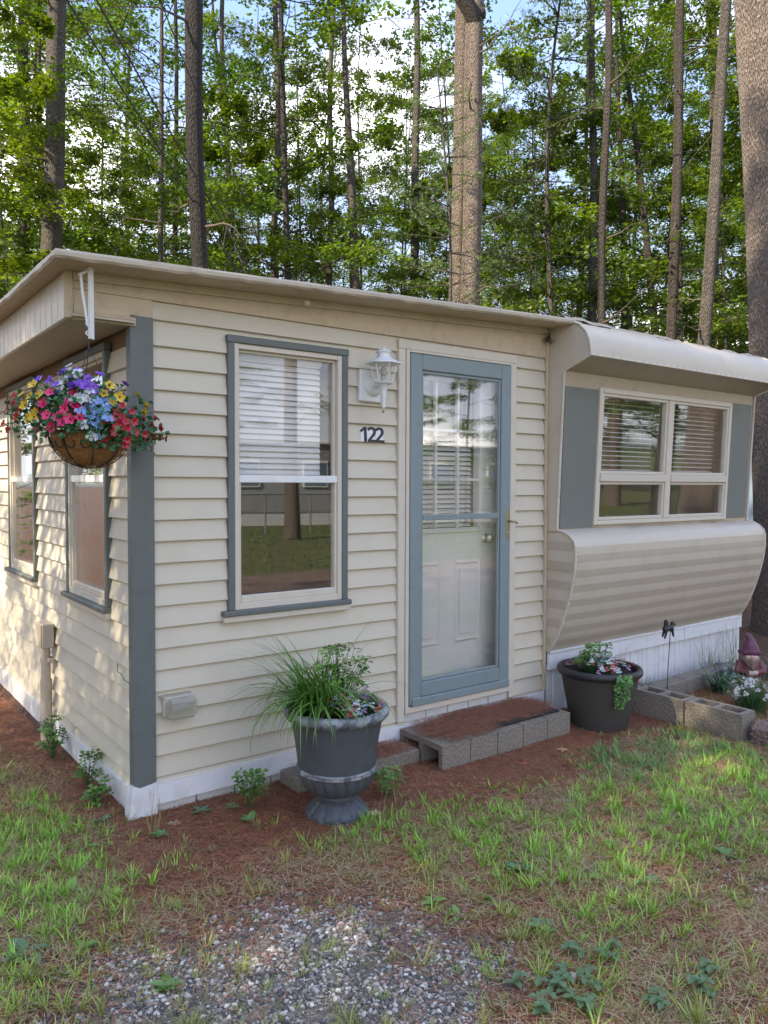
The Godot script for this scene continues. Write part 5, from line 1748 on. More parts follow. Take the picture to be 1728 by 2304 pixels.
func trees():
	var green := L(0.145, 0.255, 0.05)
	var kits := []
	for k in 6:
		kits.append(leaf_tree(100 + k, [15.0, 17.0, 13.0, 18.0, 11.0, 9.0][k], [0.07, 0.08, 0.06, 0.085, 0.045, 0.04][k], [0.11, 0.14, 0.09, 0.15, 0.08, 0.05][k], [3.4, 3.8, 3.2, 4.0, 2.8, 2.4][k], [30, 32, 28, 32, 28, 26][k], 112, [green, green * L(1.2, 1.05, 0.9), green * L(0.8, 0.9, 1.0), green, green * L(1.2, 1.1, 0.85), green * L(1.3, 1.15, 0.8)][k], [0.08, 0.072, 0.062, 0.09, 0.07, 0.085][k]))
	var pines := []
	for k in 3:
		pines.append(pine_tree(200 + k, [19.0, 21.0, 16.0][k], [0.13, 0.15, 0.10][k], [0.40, 0.5, 0.25][k], 4.2, 18, L(0.15, 0.225, 0.06)))
	rng.seed = 5
	# the trunks that stand out, each through two points of the photograph
	big_trunk("pine_tree", "tall straight grey pine trunk rising behind the eave of the cottage roof", pix(112, 580, 12), pix(127, 0, 12), 0.152, 0.135, M.bark_grey, 14)
	big_trunk("maple_tree", "black-stained leaning trunk rising just behind the cottage roof", pix(446, 600, 9), pix(430, 0, 9), 0.092, 0.105, M.bark_black, 6, 0.035)
	var twin := big_trunk("twin_pine", "thick pale pine trunk, the larger stem of a close pair", pix(1056, 680, 13), pix(1064, 100, 13), 0.165, 0.152, M.bark_pine, 10, 0.012)
	big_trunk("twin_pine", "slimmer pale pine stem, half hidden behind its larger twin", pix(1027, 680, 13.2), pix(1036, 100, 13.2), 0.115, 0.125, M.bark_pine, 4, 0.012)
	var big := big_trunk("old_pine", "massive rough-barked pine trunk standing beyond the end of the trailer", pix(1775, 850, 8.2), pix(1740, 0, 8.2), 0.375, 0.385, M.bark_pine, 5, 0.01)
	big.name = "old_pine"
	var named := [
		["beech_tree", "slim mottled grey trunk forking above the middle of the cottage roof", 617, 615, 620, 0, 15.0, 0.062, 0.05, "bark_grey"],
		["branchy_pine", "crooked branchy pine with many bare limbs behind the cottage", 798, 650, 772, 100, 15.5, 0.10, 0.05, "bark_grey"],
		["slender_tree", "thin grey trunk close beside a darker straight one, above the trailer roof", 1331, 720, 1331, 100, 15.0, 0.078, 0.06, "bark_grey"],
		["slender_tree", "dark straight slim trunk close beside a grey one, above the trailer roof", 1352, 735, 1364, 0, 12.5, 0.062, 0.055, "bark_dark"],
		["slender_tree", "blotchy dark trunk rising over the middle of the trailer roof", 1509, 760, 1530, 0, 13.0, 0.085, 0.07, "bark_dark"],
		["slender_tree", "smooth grey trunk leaning over the trailer roof beside the massive pine", 1581, 775, 1626, 100, 12.0, 0.095, 0.08, "bark_grey"],
		["slender_tree", "thin pale pine trunk among bare limbs behind the cottage roof", 740, 640, 742, 300, 18.0, 0.075, 0.06, "bark_grey"],
		["slender_tree", "straight dark-barked pine behind the larger twin stem", 930, 660, 934, 150, 19.0, 0.11, 0.08, "bark_grey"],
		["slender_tree", "thin trunk just past the black-stained one over the roof", 512, 610, 500, 100, 17.0, 0.06, 0.05, "bark_grey"],
		["slender_tree", "dark-barked trunk near the pale young maple", 52, 600, 52, 200, 15.0, 0.11, 0.10, "bark_dark"],
		["slender_tree", "forked dark stem low over the trailer roof", 1405, 740, 1392, 300, 16.0, 0.08, 0.05, "bark_dark"],
		["slender_tree", "curving dark stem over the trailer roof", 1475, 750, 1425, 300, 15.0, 0.075, 0.05, "bark_dark"]]
	for q in named:
		big_trunk(q[0], q[1], pix(q[2], q[3], q[6]), pix(q[4], q[5], q[6]), q[7], q[8], M[q[9]], 16 if q[0] == "branchy_pine" else 5, 0.04)
	# a burl and a bent dark limb high on the larger twin
	var limb := MB.new()
	limb.tube([pix(1066, 60, 13) - twin.position, pix(1056, 25, 12.9) - twin.position, pix(1032, -10, 12.8) - twin.position, pix(1005, -60, 12.7) - twin.position, pix(985, -140, 12.6) - twin.position], [0.13, 0.14, 0.12, 0.10, 0.08], 14)
	limb.ball(pix(1078, 30, 12.95) - twin.position, Vector3(0.09, 0.11, 0.09), 12, 8)
	part(twin, "bent_limb", limb.mesh(), M.bark_dark)
	# leafy trees filling the woods
	var spots := []
	rng.seed = 21
	for k in 54:
		var px := -250.0 + 2250.0 * (k + rng.randf() * 0.9) / 54.0
		var dep: float = [15.0, 19.0, 25.0, 32.0, 21.0, 42.0, 28.0][k % 7] + rng.randf_range(-1.5, 1.5)
		spots.append([pix(px, 1150, dep), k])
	for k in 24: spots.append([pix(20.0 + 1700.0 * (k + rng.randf() * 0.8) / 24.0, 1150, [24.0, 34.0, 46.0, 29.0][k % 4] + rng.randf_range(-2, 2)), [60, 61, 66, 67, 64][k % 5]])
	for s in spots:
		var p: Vector3 = s[0]
		p.y = -0.1
		var k: int = s[1]
		if p.z > -5.5 and p.x < 6.5: continue
		if p.distance_to(Vector3(7.5, 0, -6.1)) < 2.0: continue
		if k % 5 == 3:
			plant_tree("white_pine", pines[k % 3], M.bark_grey, M.needle_leaf, p, rng.randf() * TAU, rng.randf_range(0.85, 1.15), rv() * 0.02, "white pine with green needle tufts in the woods behind the roofs", "pines in the woods")
		else:
			plant_tree("forest_tree", kits[k % 6], M.bark_grey if k % 3 else M.bark_dark, M.leaf, p, rng.randf() * TAU, rng.randf_range(0.85, 1.2), rv() * 0.04, ["tall open leafy tree", "tall broad yellowish-green leafy tree", "dark green leafy tree", "very tall large-leaved tree", "slim bright yellow-green tree", "small bright yellow-green tree"][k % 6] + (" with grey bark" if k % 3 else " with dark bark") + " in the woods behind the roofs", "leafy trees in the woods")
	# nearer understory
	for q in [[40, 620, 13.5, 5], [-60, 620, 11.0, 5], [250, 640, 17.0, 4], [560, 640, 15.0, 5], [660, 640, 17.5, 4], [1180, 700, 16.0, 4], [1290, 700, 18.0, 4], [1420, 740, 17.0, 4], [1560, 760, 16.0, 5], [1650, 760, 14.0, 4], [380, 640, 20.0, 4]]:
		var p := pix(q[0], q[1], q[2])
		p.y = -0.1
		plant_tree("young_maple", kits[q[3]], M.bark_grey, M.leaf, p, rng.randf() * TAU, rng.randf_range(0.8, 1.05), rv() * 0.05, "young maple with low yellow-green leaves behind the roofs", "young maples behind the roofs")
	for q in [[985, 690, 12.0, 2, 0.5], [1240, 700, 14.5, 2, 0.75]]:
		var p := pix(q[0], q[1], q[2])
		p.y = -0.1
		plant_tree("young_pine", pines[q[3]], M.bark_grey, M.needle_leaf, p, rng.randf() * TAU, q[4], rv() * 0.03, "small soft-needled pine beside the pale twin stems" if q[0] < 1000 else "small soft-needled pine under the gap of open sky", "")
	# trees beside and behind the viewer: they shade the yard and show in the panes
	for q in [[-7.5, -2.4, 1, 1.0], [-11.0, -1.2, 3, 1.0], [-8.6, 0.8, 0, 1.0], [-6.4, 0.3, 2, 1.0], [-11.0, 2.6, 2, 1.1], [-7.2, 2.6, 0, 1.0], [-4.7, -0.6, 4, 0.95], [-5.9, -1.0, 2, 1.0], [-9.3, -0.4, 1, 1.1], [-12.6, 1.6, 3, 1.1], [-13.5, 0.6, 1, 1.1], [-9.8, 4.4, 3, 1.0], [-4.8, -6.3, 4, 0.8], [-1.4, -11.0, 4, 0.85]]:
		plant_tree("yard_tree", kits[q[2]], M.bark_grey, M.leaf, Vector3(q[0], -0.05, q[1]), rng.randf() * TAU, q[3], rv() * 0.03, "broad leafy tree standing beyond the side wall of the cottage", "trees beyond the side wall")
	for k in 11:
		var x := -6.0 + k * 3.8 + rng.randf_range(-1, 1)
		var z := 30.0 + rng.randf_range(-3, 8)
		if k % 3 == 2: plant_tree("white_pine", pines[k % 3], M.bark_pine, M.needle_leaf, Vector3(x, -0.05, z), rng.randf() * TAU, 1.0, rv() * 0.03, "white pine beyond the lawn across the dirt road", "pines across the road")
		else: plant_tree("forest_tree", kits[k % 6], M.bark_grey, M.leaf, Vector3(x, -0.05, z), rng.randf() * TAU, 1.05, rv() * 0.03, "leafy tree beyond the lawn across the dirt road", "leafy trees across the road")
	for q in [[20.0, 10.0], [24.0, 13.5], [18.0, 8.5], [28.0, 15.0], [22.5, 12.0], [31.0, 18.0]]:
		plant_tree("forest_tree", kits[int(q[0]) % 4], M.bark_dark, M.leaf, Vector3(q[0], -0.05, q[1]), rng.randf() * TAU, 1.0, rv() * 0.03, "leafy tree mirrored in the trailer window", "leafy trees past the trailer")
	for k in 8:
		var x := 17.0 + (k % 4) * 5.0 + rng.randf_range(-1, 1)
		var z := 7.0 + (k / 4) * 11.0 + rng.randf_range(-2, 2)
		plant_tree("forest_tree", kits[k % 6], M.bark_dark, M.leaf, Vector3(x, -0.05, z), rng.randf() * TAU, 1.1, rv() * 0.03, "leafy tree standing on the lawn past the trailer", "leafy trees past the trailer")
	for q in [[12.8, 5.0, 0.36, 0.0], [9.6, 15.2, 0.2, 0.0], [18.0, 11.0, 0.22, 0.0]]:
		big_trunk("lawn_pine", ["thick pine trunk on the lawn mirrored in the trailer window", "slim pine trunk across the dirt road mirrored in the door glass", "pine trunk far across the lawn mirrored in the panes"][[12.8, 9.6, 18.0].find(q[0])], Vector3(q[0], 0, q[1]), Vector3(q[0] + 0.3, 10, q[1] + 0.6), q[2], q[2] * 0.8, M.bark_pine, 4)

func surroundings():
	# mobile home and fence across the lawn, seen in the panes
	var T := thing("mobile_home", "long pale grey mobile home across the lawn, mirrored in the panes", "mobile home", Vector3(17.0, 0, 20.5))
	T.rotation.y = 0.25
	mb(T, "wall", bxm(Vector3(-7, 0.5, 0), Vector3(7, 3.0, 3.6)), M.grey_metal)
	mb(T, "roof", bxm(Vector3(-7.1, 3.0, -0.1), Vector3(7.1, 3.12, 3.7), 0.03), M.white_metal)
	mb(T, "skirting", bxm(Vector3(-6.95, 0.0, 0.03), Vector3(6.95, 0.5, 3.55)), M.white_trim)
	for k in 5:
		var x := -5.6 + k * 2.6
		var w := mb(T, "window", bxm(Vector3(x - 0.5, 1.4, -0.05), Vector3(x + 0.5, 2.4, -0.001), 0.02), M.white_metal)
		mb(w, "pane", bxm(Vector3(x - 0.43, 1.47, -0.056), Vector3(x + 0.43, 2.33, -0.051)), M.blue_siding)
	var F := thing("chain_link_fence", "grey chain-link fence along the far side of the lawn", "fence", Vector3(0, 0, 17.5))
	for k in 14:
		var b := MB.new()
		b.tube([Vector3(2.0 + k * 1.6, -0.1, 0), Vector3(2.0 + k * 1.6, 1.25, 0)], [0.03], 8)
		mb(F, "post", b, M.wire_mesh)
	var r := MB.new()
	r.tube([Vector3(2.0, 1.22, 0), Vector3(22.8, 1.22, 0)], [0.022], 6)
	mb(F, "top_rail", r, M.wire_mesh)
	var net := MB.new()
	for k in 190:
		var x := 2.0 + k * 0.11
		for s in [-1.0, 1.0]: net.quad(Vector3(x, 0.02, 0), Vector3(x + 0.008, 0.02, 0), Vector3(x + s * 1.2 + 0.008, 1.2, 0.004 * s), Vector3(x + s * 1.2, 1.2, 0.004 * s), Vector3(0, 0, 1))
	mb(F, "wire_netting", net, M.wire_mesh).set_meta("kind", "stuff")
	# blue shed and red rail past the end of the trailer
	var S := thing("blue_shed", "sliver of a blue sided shed beyond the end of the trailer", "shed", Vector3(11.2, 0, -1.9))
	mb(S, "wall", bxm(Vector3(-1.2, 0, -2.0), Vector3(1.8, 2.1, 0.0)), M.blue_siding)
	mb(S, "roof", bxm(Vector3(-1.4, 2.1, -2.2), Vector3(2.0, 2.25, 0.2), 0.02), M.roofing)
	for k in 7: mb(S, "siding_board", bxm(Vector3(-1.21, 0.1 + k * 0.28, 0.001), Vector3(1.81, 0.36 + k * 0.28, 0.02), 0.004), M.blue_siding)
	var R := thing("deck_rail", "reddish wooden deck rail beyond the end of the trailer", "railing", Vector3(9.6, 0, -1.5))
	mb(R, "top_rail", bxm(Vector3(-0.5, 1.12, -0.04), Vector3(2.0, 1.17, 0.04), 0.005), M.red_rail)
	mb(R, "bottom_rail", bxm(Vector3(-0.5, 0.45, -0.03), Vector3(2.0, 0.5, 0.03), 0.005), M.red_rail)
	mb(R, "deck", bxm(Vector3(-0.5, 0.3, -0.9), Vector3(2.0, 0.42, 0.06), 0.005), M.red_rail)
	for k in 16: mb(R, "baluster", bxm(Vector3(-0.45 + k * 0.155, 0.0 if k % 5 == 0 else 0.5, -0.02), Vector3(-0.41 + k * 0.155, 1.119, 0.02)), M.red_rail)
	# air conditioner standing inside the far side window
	var A := thing("air_conditioner", "white air conditioner with dark grille inside the side window", "air conditioner", Vector3(0.13, 0.96, -2.30))
	mb(A, "case", bxm(Vector3(0, 0, -0.3), Vector3(0.3, 0.34, 0.3), 0.012), M.plastic_white)
	mb(A, "stand", bxm(Vector3(0.02, -0.72, -0.28), Vector3(0.28, -0.001, 0.28)), M.wood_panel)
	for k in 14: mb(A, "louver", bxm(Vector3(-0.006, 0.05 + k * 0.018, -0.25), Vector3(-0.0005, 0.059 + k * 0.018, 0.05)), M.black_rubber)
	# service cables running down to the back of the roof
	var c := 0
	for q in [[[120, -40, 7.0], [362, 347, 8.5], [545, 630, 9.6]], [[190, -40, 6.6], [354, 253, 8.0], [572, 630, 9.6]], [[340, -40, 7.2], [420, 165, 8.2], [525, 390, 9.3], [600, 600, 10.4]], [[275, 240, 14.0], [440, 330, 13.0], [560, 640, 12.0]]]:
		var crv := Curve3D.new()
		for w in q: crv.add_point(pix(w[0], w[1], w[2]))
		var pts := []
		for k in 21:
			pts.append(crv.sample_baked(crv.get_baked_length() * k / 20.0, true))
		var b := MB.new()
		b.tube(pts, [0.009 if c < 2 else 0.006], 6)
		single("service_cable", b, M.cable, ["thick black service cable slanting across the woods toward the roof", "thick black service cable slanting across the woods toward the roof", "thin black cable crossing the black-stained trunk", "thin slack cable behind the black-stained trunk"][c], "cable", Vector3.ZERO, "service cables")
		c += 1

# ---------------------------------------------------------------- ground
var ground_noise := FastNoiseLite.new()
const GRASS := [[1.25, 0.97, 0.42, 1.2], [2.45, 1.17, 0.5, 1.2], [-0.40, -0.34, 0.28, 0.8], [-0.56, 0.33, 0.38, 1.1], [-0.72, -0.1, 0.32, 1.0], [-0.45, 0.05, 0.22, 0.8], [1.6, 1.25, 0.35, 0.7], [1.9, 1.5, 0.5, 0.75], [1.2, 1.6, 0.45, 0.45], [-0.35, 0.65, 0.25, 0.5], [2.95, 0.98, 0.3, 0.7], [0.78, 0.8, 0.22, 0.6], [0.5, 0.62, 0.2, 0.35], [0.15, 0.55, 0.25, 0.3], [2.6, 1.7, 0.5, 0.7], [-0.7, 1.0, 0.25, 0.5], [0.9, 2.0, 0.4, 0.4], [-0.9, -1.0, 0.5, 0.5]]
const GRAVEL := [[0.05, 1.38, 0.34, 0.8], [-0.32, 1.05, 0.22, 0.6], [0.43, 1.47, 0.32, 0.8], [0.2, 0.76, 0.10, 0.7], [1.72, 2.03, 0.16, 0.8], [-0.1, 1.6, 0.35, 0.9], [0.3, 1.8, 0.3, 0.7], [0.1, 1.05, 0.14, 0.6], [1.62, 1.08, 0.08, 0.35], [-0.5, 1.25, 0.25, 0.6]]

func blobs(a: Array, x: float, z: float) -> float:
	var s := 0.0
	for q in a: s += q[3] * exp(-((x - q[0]) * (x - q[0]) + (z - q[1]) * (z - q[1])) / (q[2] * q[2]))
	return minf(s, 1.2)

func gy(x: float, z: float) -> float:
	var near := clampf(1.0 - (absf(x) + absf(z)) / 60.0, 0, 1)
	var h := ground_noise.get_noise_2d(x * 12.0, z * 12.0) * 0.012 * near
	if x < 0.0: h -= 0.022 * clampf(-z, 0.0, 3.4) * clampf(1.0 - absf(x) * 0.05, 0, 1)
	return h - 0.004

func sand(x: float, z: float) -> float:
	return blobs([[1.6, 1.0, 0.22, 1.0], [1.85, 0.93, 0.14, 0.7], [-0.68, 0.62, 0.12, 0.9]], x, z)

func clear_of(x: float, z: float) -> bool:
	if x > -0.01 and x < 2.8 and z < 0.0 and z > -4.3: return false
	if x >= 2.8 and x < 5.3 and z < 0.03 and z > -6.5: return false
	if x > 1.53 and x < 2.62 and z < 0.4 and z > -0.1: return false
	if Vector2(x - 0.788, z - 0.497).length() < 0.155: return false
	if Vector2(x - 2.905, z - 0.37).length() < 0.19: return false
	if x > 3.29 and x < 3.46 and z > 0.34 and z < 1.12: return false
	if x > 3.33 and x < 3.62 and z > 1.12 and z < 1.3: return false
	if x > 0.74 and x < 1.53 and z > 0.0 and z < 0.22: return false
	return true

func bed(x: float, z: float) -> bool:
	return x > 3.46 and x < 5.4 and z > 0.05 and z < 1.1

# bare needle litter before the step and along the walls
func litter_zone(x: float, z: float) -> float:
	return exp(-pow((x - 1.75) / 0.62, 4.0) - pow((z - 0.62) / 0.30, 4.0))

func grass_at(x: float, z: float) -> float:
	var n := ground_noise.get_noise_2d(x * 60.0 + 700.0, z * 60.0)
	var g := blobs(GRASS, x, z) * (0.75 + 0.9 * n)
	if z > 0.75: g += 0.30 + 0.4 * n
	if x < -0.25: g += 0.34 + 0.4 * n
	if z < 0.62 and x > 0.1 and x < 3.3: g *= 0.25
	if x < 0.05 and x > -0.16 and z < -0.3: g *= 0.25
	g *= 1.0 - 0.75 * minf(1.0, blobs(GRAVEL, x, z))
	g *= 1.0 - 0.95 * minf(1.0, sand(x, z))
	g *= 1.0 - 0.9 * litter_zone(x, z)
	if bed(x, z): g = 0.35
	return clampf(g, 0, 1)

func ground():
	ground_noise.seed = 3
	ground_noise.frequency = 0.05
	var xs := []
	var zs := []
	for v in [-250.0, -120.0, -60.0, -30.0, -20.0, -14.0, -10.0, -7.0, -5.0, -3.5, -2.5, -1.8]: xs.append(v)
	var x := -1.4
	while x < 5.6:
		xs.append(x); x += 0.05
	for v in [6.0, 7.0, 8.5, 10.0, 12.0, 15.0, 20.0, 30.0, 60.0, 120.0, 250.0]: xs.append(v)
	for v in [-250.0, -120.0, -60.0, -30.0, -20.0, -14.0, -10.0, -7.0, -5.0, -3.8]: zs.append(v)
	var z := -3.0
	while z < 2.9:
		zs.append(z); z += 0.05
	for v in [3.2, 3.6, 4.0, 4.3, 4.6, 5.0, 5.5, 6.0, 6.6, 7.2, 7.8, 8.1, 8.4, 8.8, 9.5, 11.0, 13.0, 16.0, 20.0, 30.0, 60.0, 120.0, 250.0]: zs.append(v)
	var v := PackedVector3Array()
	var n := PackedVector3Array()
	var c := PackedColorArray()
	var ix := PackedInt32Array()
	for b in zs:
		for a in xs:
			v.append(Vector3(a, gy(a, b), b))
			var e := 0.03
			n.append(Vector3(gy(a - e, b) - gy(a + e, b), 2 * e, gy(a, b - e) - gy(a, b + e)).normalized())
			c.append(ground_color(a, b))
	var w := xs.size()
	for j in zs.size() - 1:
		for i in w - 1:
			var k := j * w + i
			ix.append_array([k, k + 1, k + w, k + 1, k + w + 1, k + w])
	var arr := []
	arr.resize(Mesh.ARRAY_MAX)
	arr[Mesh.ARRAY_VERTEX] = v; arr[Mesh.ARRAY_NORMAL] = n; arr[Mesh.ARRAY_COLOR] = c; arr[Mesh.ARRAY_INDEX] = ix
	var m := ArrayMesh.new()
	m.add_surface_from_arrays(Mesh.PRIMITIVE_TRIANGLES, arr)
	var o := part(self, "ground", m, M.ground)
	o.set_meta("kind", "structure")

func ground_color(x: float, z: float) -> Color:
	var n := ground_noise.get_noise_2d(x * 90.0, z * 90.0)
	var needles := L(0.22, 0.105, 0.07)
	var soil := L(0.22, 0.145, 0.105)
	var c := needles.lerp(soil, clampf(0.35 + n, 0, 1))
	if z > 0.7: c = c.lerp(L(0.27, 0.20, 0.14), clampf(0.75 + n, 0, 1) * 0.9 * (1.0 - litter_zone(x, z)))
	c = c.lerp(L(0.40, 0.37, 0.335), minf(1.0, blobs(GRAVEL, x, z)) * 0.85)
	c = c.lerp(L(0.40, 0.30, 0.27), minf(1.0, sand(x, z)))
	if bed(x, z): c = L(0.10, 0.065, 0.04)
	# dirt road and lawns behind the viewer
	var far := clampf((z - 2.4) / 1.0, 0, 1)
	if far > 0.0:
		var lawn := L(0.17, 0.25, 0.06).lerp(L(0.21, 0.22, 0.075), clampf(0.5 + n, 0, 1))
		var road := L(0.45, 0.33, 0.27).lerp(L(0.36, 0.26, 0.20), clampf(0.5 + n, 0, 1))
		var e := 0.25 * ground_noise.get_noise_2d(x * 4.0, 50.0)
		var on := smoothstep(4.4 + e, 5.0 + e, z) * (1.0 - smoothstep(8.0 + e, 8.5 + e, z))
		c = c.lerp(lawn.lerp(road, on), far)
	return c

func scatter(called: String, label: String, category: String, mesh: Mesh, m: Material, xf: Array, cols: Array) -> MultiMeshInstance3D:
	var mm := MultiMesh.new()
	mm.transform_format = MultiMesh.TRANSFORM_3D
	mm.use_colors = true
	mm.mesh = mesh
	mm.instance_count = xf.size()
	for i in xf.size():
		mm.set_instance_transform(i, xf[i])
		mm.set_instance_color(i, cols[i])
	var o := MultiMeshInstance3D.new()
	o.multimesh = mm
	o.material_override = m
	o.name = numbered(called)
	add_child(o)
	tag(o, label, category)
	o.set_meta("kind", "stuff")
	return o

func grass_tuft(seed_: int, blades: int, len: float, width: float, droop: float, tint := Color(1, 1, 1)) -> Mesh:
	rng.seed = seed_
	var b := MB.new()
	for k in blades:
		var d := spread_dir()
		blade(b, d * rng.randf() * 0.018, len * rng.randf_range(0.45, 1.0), d, rng.randf_range(0.3, droop), width * rng.randf_range(0.7, 1.2), tint * rng.randf_range(0.8, 1.15), 3)
	return b.mesh(true)

func ground_cover():
	var needle_lots := []
	# needles: bundles of fallen needles lying every way
	for k in 4:
		rng.seed = 300 + k
		var lv := Leaves.new()
		for i in 60:
			var p := Vector3(rng.randf_range(-0.14, 0.14), rng.randf_range(0.001, 0.012), rng.randf_range(-0.14, 0.14))
			var d := spread_dir() * rng.randf_range(0.05, 0.11) + Vector3(0, rng.randf_range(-0.006, 0.010), 0)
			var q := p + d
			var w := d.cross(Vector3.UP).normalized() * 0.0015
			var mid := (p + q) * 0.5 + w * rng.randf_range(-6, 6)
			var col := L(0.27, 0.105, 0.055).lerp([L(0.55, 0.30, 0.18), L(0.09, 0.035, 0.025), L(0.38, 0.15, 0.085)][i % 3], rng.randf())
			lv.needle(mid, p, w, Vector3.UP, col)
			lv.needle(mid, q, w, Vector3.UP, col)
		var mesh := lv.mesh()
		var xf := []
		var cols := []
		var tries := 0
		while xf.size() < 1500 and tries < 12000:
			tries += 1
			var x := rng.randf_range(-1.3, 4.8)
			var z := rng.randf_range(-3.2, 2.6)
			if not clear_of(x, z): continue
			var keep := 1.0
			if z > 0.75: keep = maxf(0.5, litter_zone(x, z))
			if x < -0.4: keep = 0.3
			keep *= 1.0 - 0.97 * minf(1.0, 1.3 * blobs(GRAVEL, x, z)) - 0.7 * minf(0.25, sand(x, z))
			keep = maxf(keep, 1.0 * exp(-pow((x + 0.11) / 0.15, 2.0) - pow((z - 0.92) / 0.1, 2.0)))
			if rng.randf() > keep: continue
			xf.append(Transform3D(Basis(Vector3.UP, rng.randf() * TAU), Vector3(x, gy(x, z), z)))
			cols.append(Color(1, 1, 1) * rng.randf_range(0.75, 1.2))
		# the pile on the step, the low block and the roof
		for i in 85:
			var x := rng.randf_range(1.66, 2.50)
			var z := rng.randf_range(0.10, 0.29)
			if x > 1.95 and z > 0.21 + 0.03 * sin(x * 9.0): z -= 0.12
			xf.append(Transform3D(Basis(Vector3.UP, rng.randf() * TAU) * Basis.from_scale(Vector3(0.75, 1, 0.75)), Vector3(x, 0.141 + rng.randf() * 0.012, z)))
			cols.append(Color(1, 1, 1) * rng.randf_range(0.8, 1.2))
		for i in 16:
			xf.append(Transform3D(Basis(Vector3.UP, rng.randf() * TAU) * Basis.from_scale(Vector3(0.7, 1, 0.6)), Vector3(rng.randf_range(0.9, 1.45), 0.078, rng.randf_range(0.08, 0.13))))
			cols.append(Color(1, 1, 1))
		for i in 40:
			var x := rng.randf_range(0.2, 2.6)
			xf.append(Transform3D(Basis(Vector3.UP, rng.randf() * TAU), Vector3(x, roof_under(x) + 0.05, rng.randf_range(-1.2, 0.0))))
			cols.append(Color(1, 1, 1))
		for i in 5: xf.append(Transform3D(Basis(Vector3.UP, rng.randf() * TAU) * Basis.from_scale(Vector3(0.5, 1, 0.2)), Vector3(rng.randf_range(3.0, 5.1), 1.255, rng.randf_range(0.115, 0.14))))
		needle_lots.append([mesh, xf])
	baked("pine_needles", "reddish brown fallen pine needles covering the ground and the step", "needles", needle_lots, M.litter)
	# dead straw matted between the grass
	var straw_lots := []
	for k in 3:
		rng.seed = 330 + k
		var lv := Leaves.new()
		for i in 34:
			var p := Vector3(rng.randf_range(-0.13, 0.13), rng.randf_range(0.002, 0.02), rng.randf_range(-0.13, 0.13))
			var d := spread_dir() * rng.randf_range(0.04, 0.10) + Vector3(0, rng.randf_range(-0.01, 0.03), 0)
			var w := d.cross(Vector3.UP).normalized() * 0.0011
			var col := L(0.42, 0.33, 0.19).lerp([L(0.52, 0.45, 0.30), L(0.24, 0.19, 0.11), L(0.36, 0.33, 0.14)][i % 3], rng.randf())
			lv.needle(p, p + d, w, Vector3.UP, col)
		var xf := []
		var tries := 0
		while xf.size() < 560 and tries < 6000:
			tries += 1
			var x := rng.randf_range(-1.5, 3.8)
			var z := rng.randf_range(-1.2, 2.6)
			if not clear_of(x, z) or (z < 0.7 and x > -0.2) or litter_zone(x, z) > 0.3 or blobs(GRAVEL, x, z) > 0.25 + 0.3 * rng.randf(): continue
			xf.append(Transform3D(Basis(Vector3.UP, rng.randf() * TAU), Vector3(x, gy(x, z), z)))
		straw_lots.append([lv.mesh(), xf])
	baked("dead_straw", "pale dead straw matted between the grass tufts", "straw", straw_lots, M.litter)
	# grass
	var grass_lots := []
	for k in 6:
		var tones := [L(0.30, 0.32, 0.085), L(0.28, 0.42, 0.06), L(0.25, 0.49, 0.05), L(0.14, 0.33, 0.07), L(0.33, 0.31, 0.11), L(0.26, 0.36, 0.07)]
		var mine := []
		for q in 12: mine.append([grass_tuft(400 + k + q * 7, [9, 10, 8, 9, 14, 5][k], [0.065, 0.085, 0.05, 0.115, 0.05, 0.15][k], [0.0019, 0.0023, 0.0017, 0.0027, 0.0011, 0.0018][k], [1.6, 1.8, 1.4, 1.5, 1.2, 1.1][k], tones[q / 2] * (0.82 if q % 2 else 1.12)), []])
		rng.seed = 450 + k
		var count := 0
		var tries := 0
		while count < [3400, 2900, 3600, 1200, 5200, 160][k] and tries < 38000:
			tries += 1
			var x := rng.randf_range(-2.2, 4.9)
			var z := rng.randf_range(-3.2, 2.9)
			if not clear_of(x, z): continue
			var g := grass_at(x, z)
			if k == 3: g = g * g * 1.3
			if k == 4: g = 0.25 + g * 0.5 if z > 0.7 or x < -0.2 else g * 0.4
			if rng.randf() > g: continue
			var fresh := clampf(blobs(GRASS, x, z) + rng.randf_range(-0.3, 0.3), 0, 1)
			var tone := 0 if fresh < 0.3 else (1 if fresh < 0.65 else 2)
			if x > 2.2 and z < 1.15 and x < 3.2: tone = 3
			if k == 4: tone = 4 + rng.randi() % 2
			mine[tone * 2 + rng.randi() % 2][1].append(Transform3D(Basis(Vector3.UP, rng.randf() * TAU) * Basis.from_scale(Vector3.ONE * rng.randf_range(0.55, 1.1)), Vector3(x, gy(x, z), z)))
			count += 1
		grass_lots.append_array(mine)
	baked("grass", "bright green grass tufts growing through the needles", "grass", grass_lots, M.grass)
	# lawn beyond the road, for the panes
	var lm := grass_tuft(460, 14, 0.13, 0.006, 1.4)
	rng.seed = 461
	var lx := []
	var lc := []
	for i in 2500:
		var z := rng.randf_range(8.6, 20.0) if i % 4 else rng.randf_range(2.9, 4.4)
		lx.append(Transform3D(Basis(Vector3.UP, rng.randf() * TAU) * Basis.from_scale(Vector3.ONE * rng.randf_range(0.6, 1.2)), Vector3(rng.randf_range(-2, 20), -0.01, z)))
		lc.append(L(0.19, 0.29, 0.06) * rng.randf_range(0.7, 1.3))
	scatter("grass", "lawn grass across the dirt road", "grass", lm, M.grass, lx, lc)
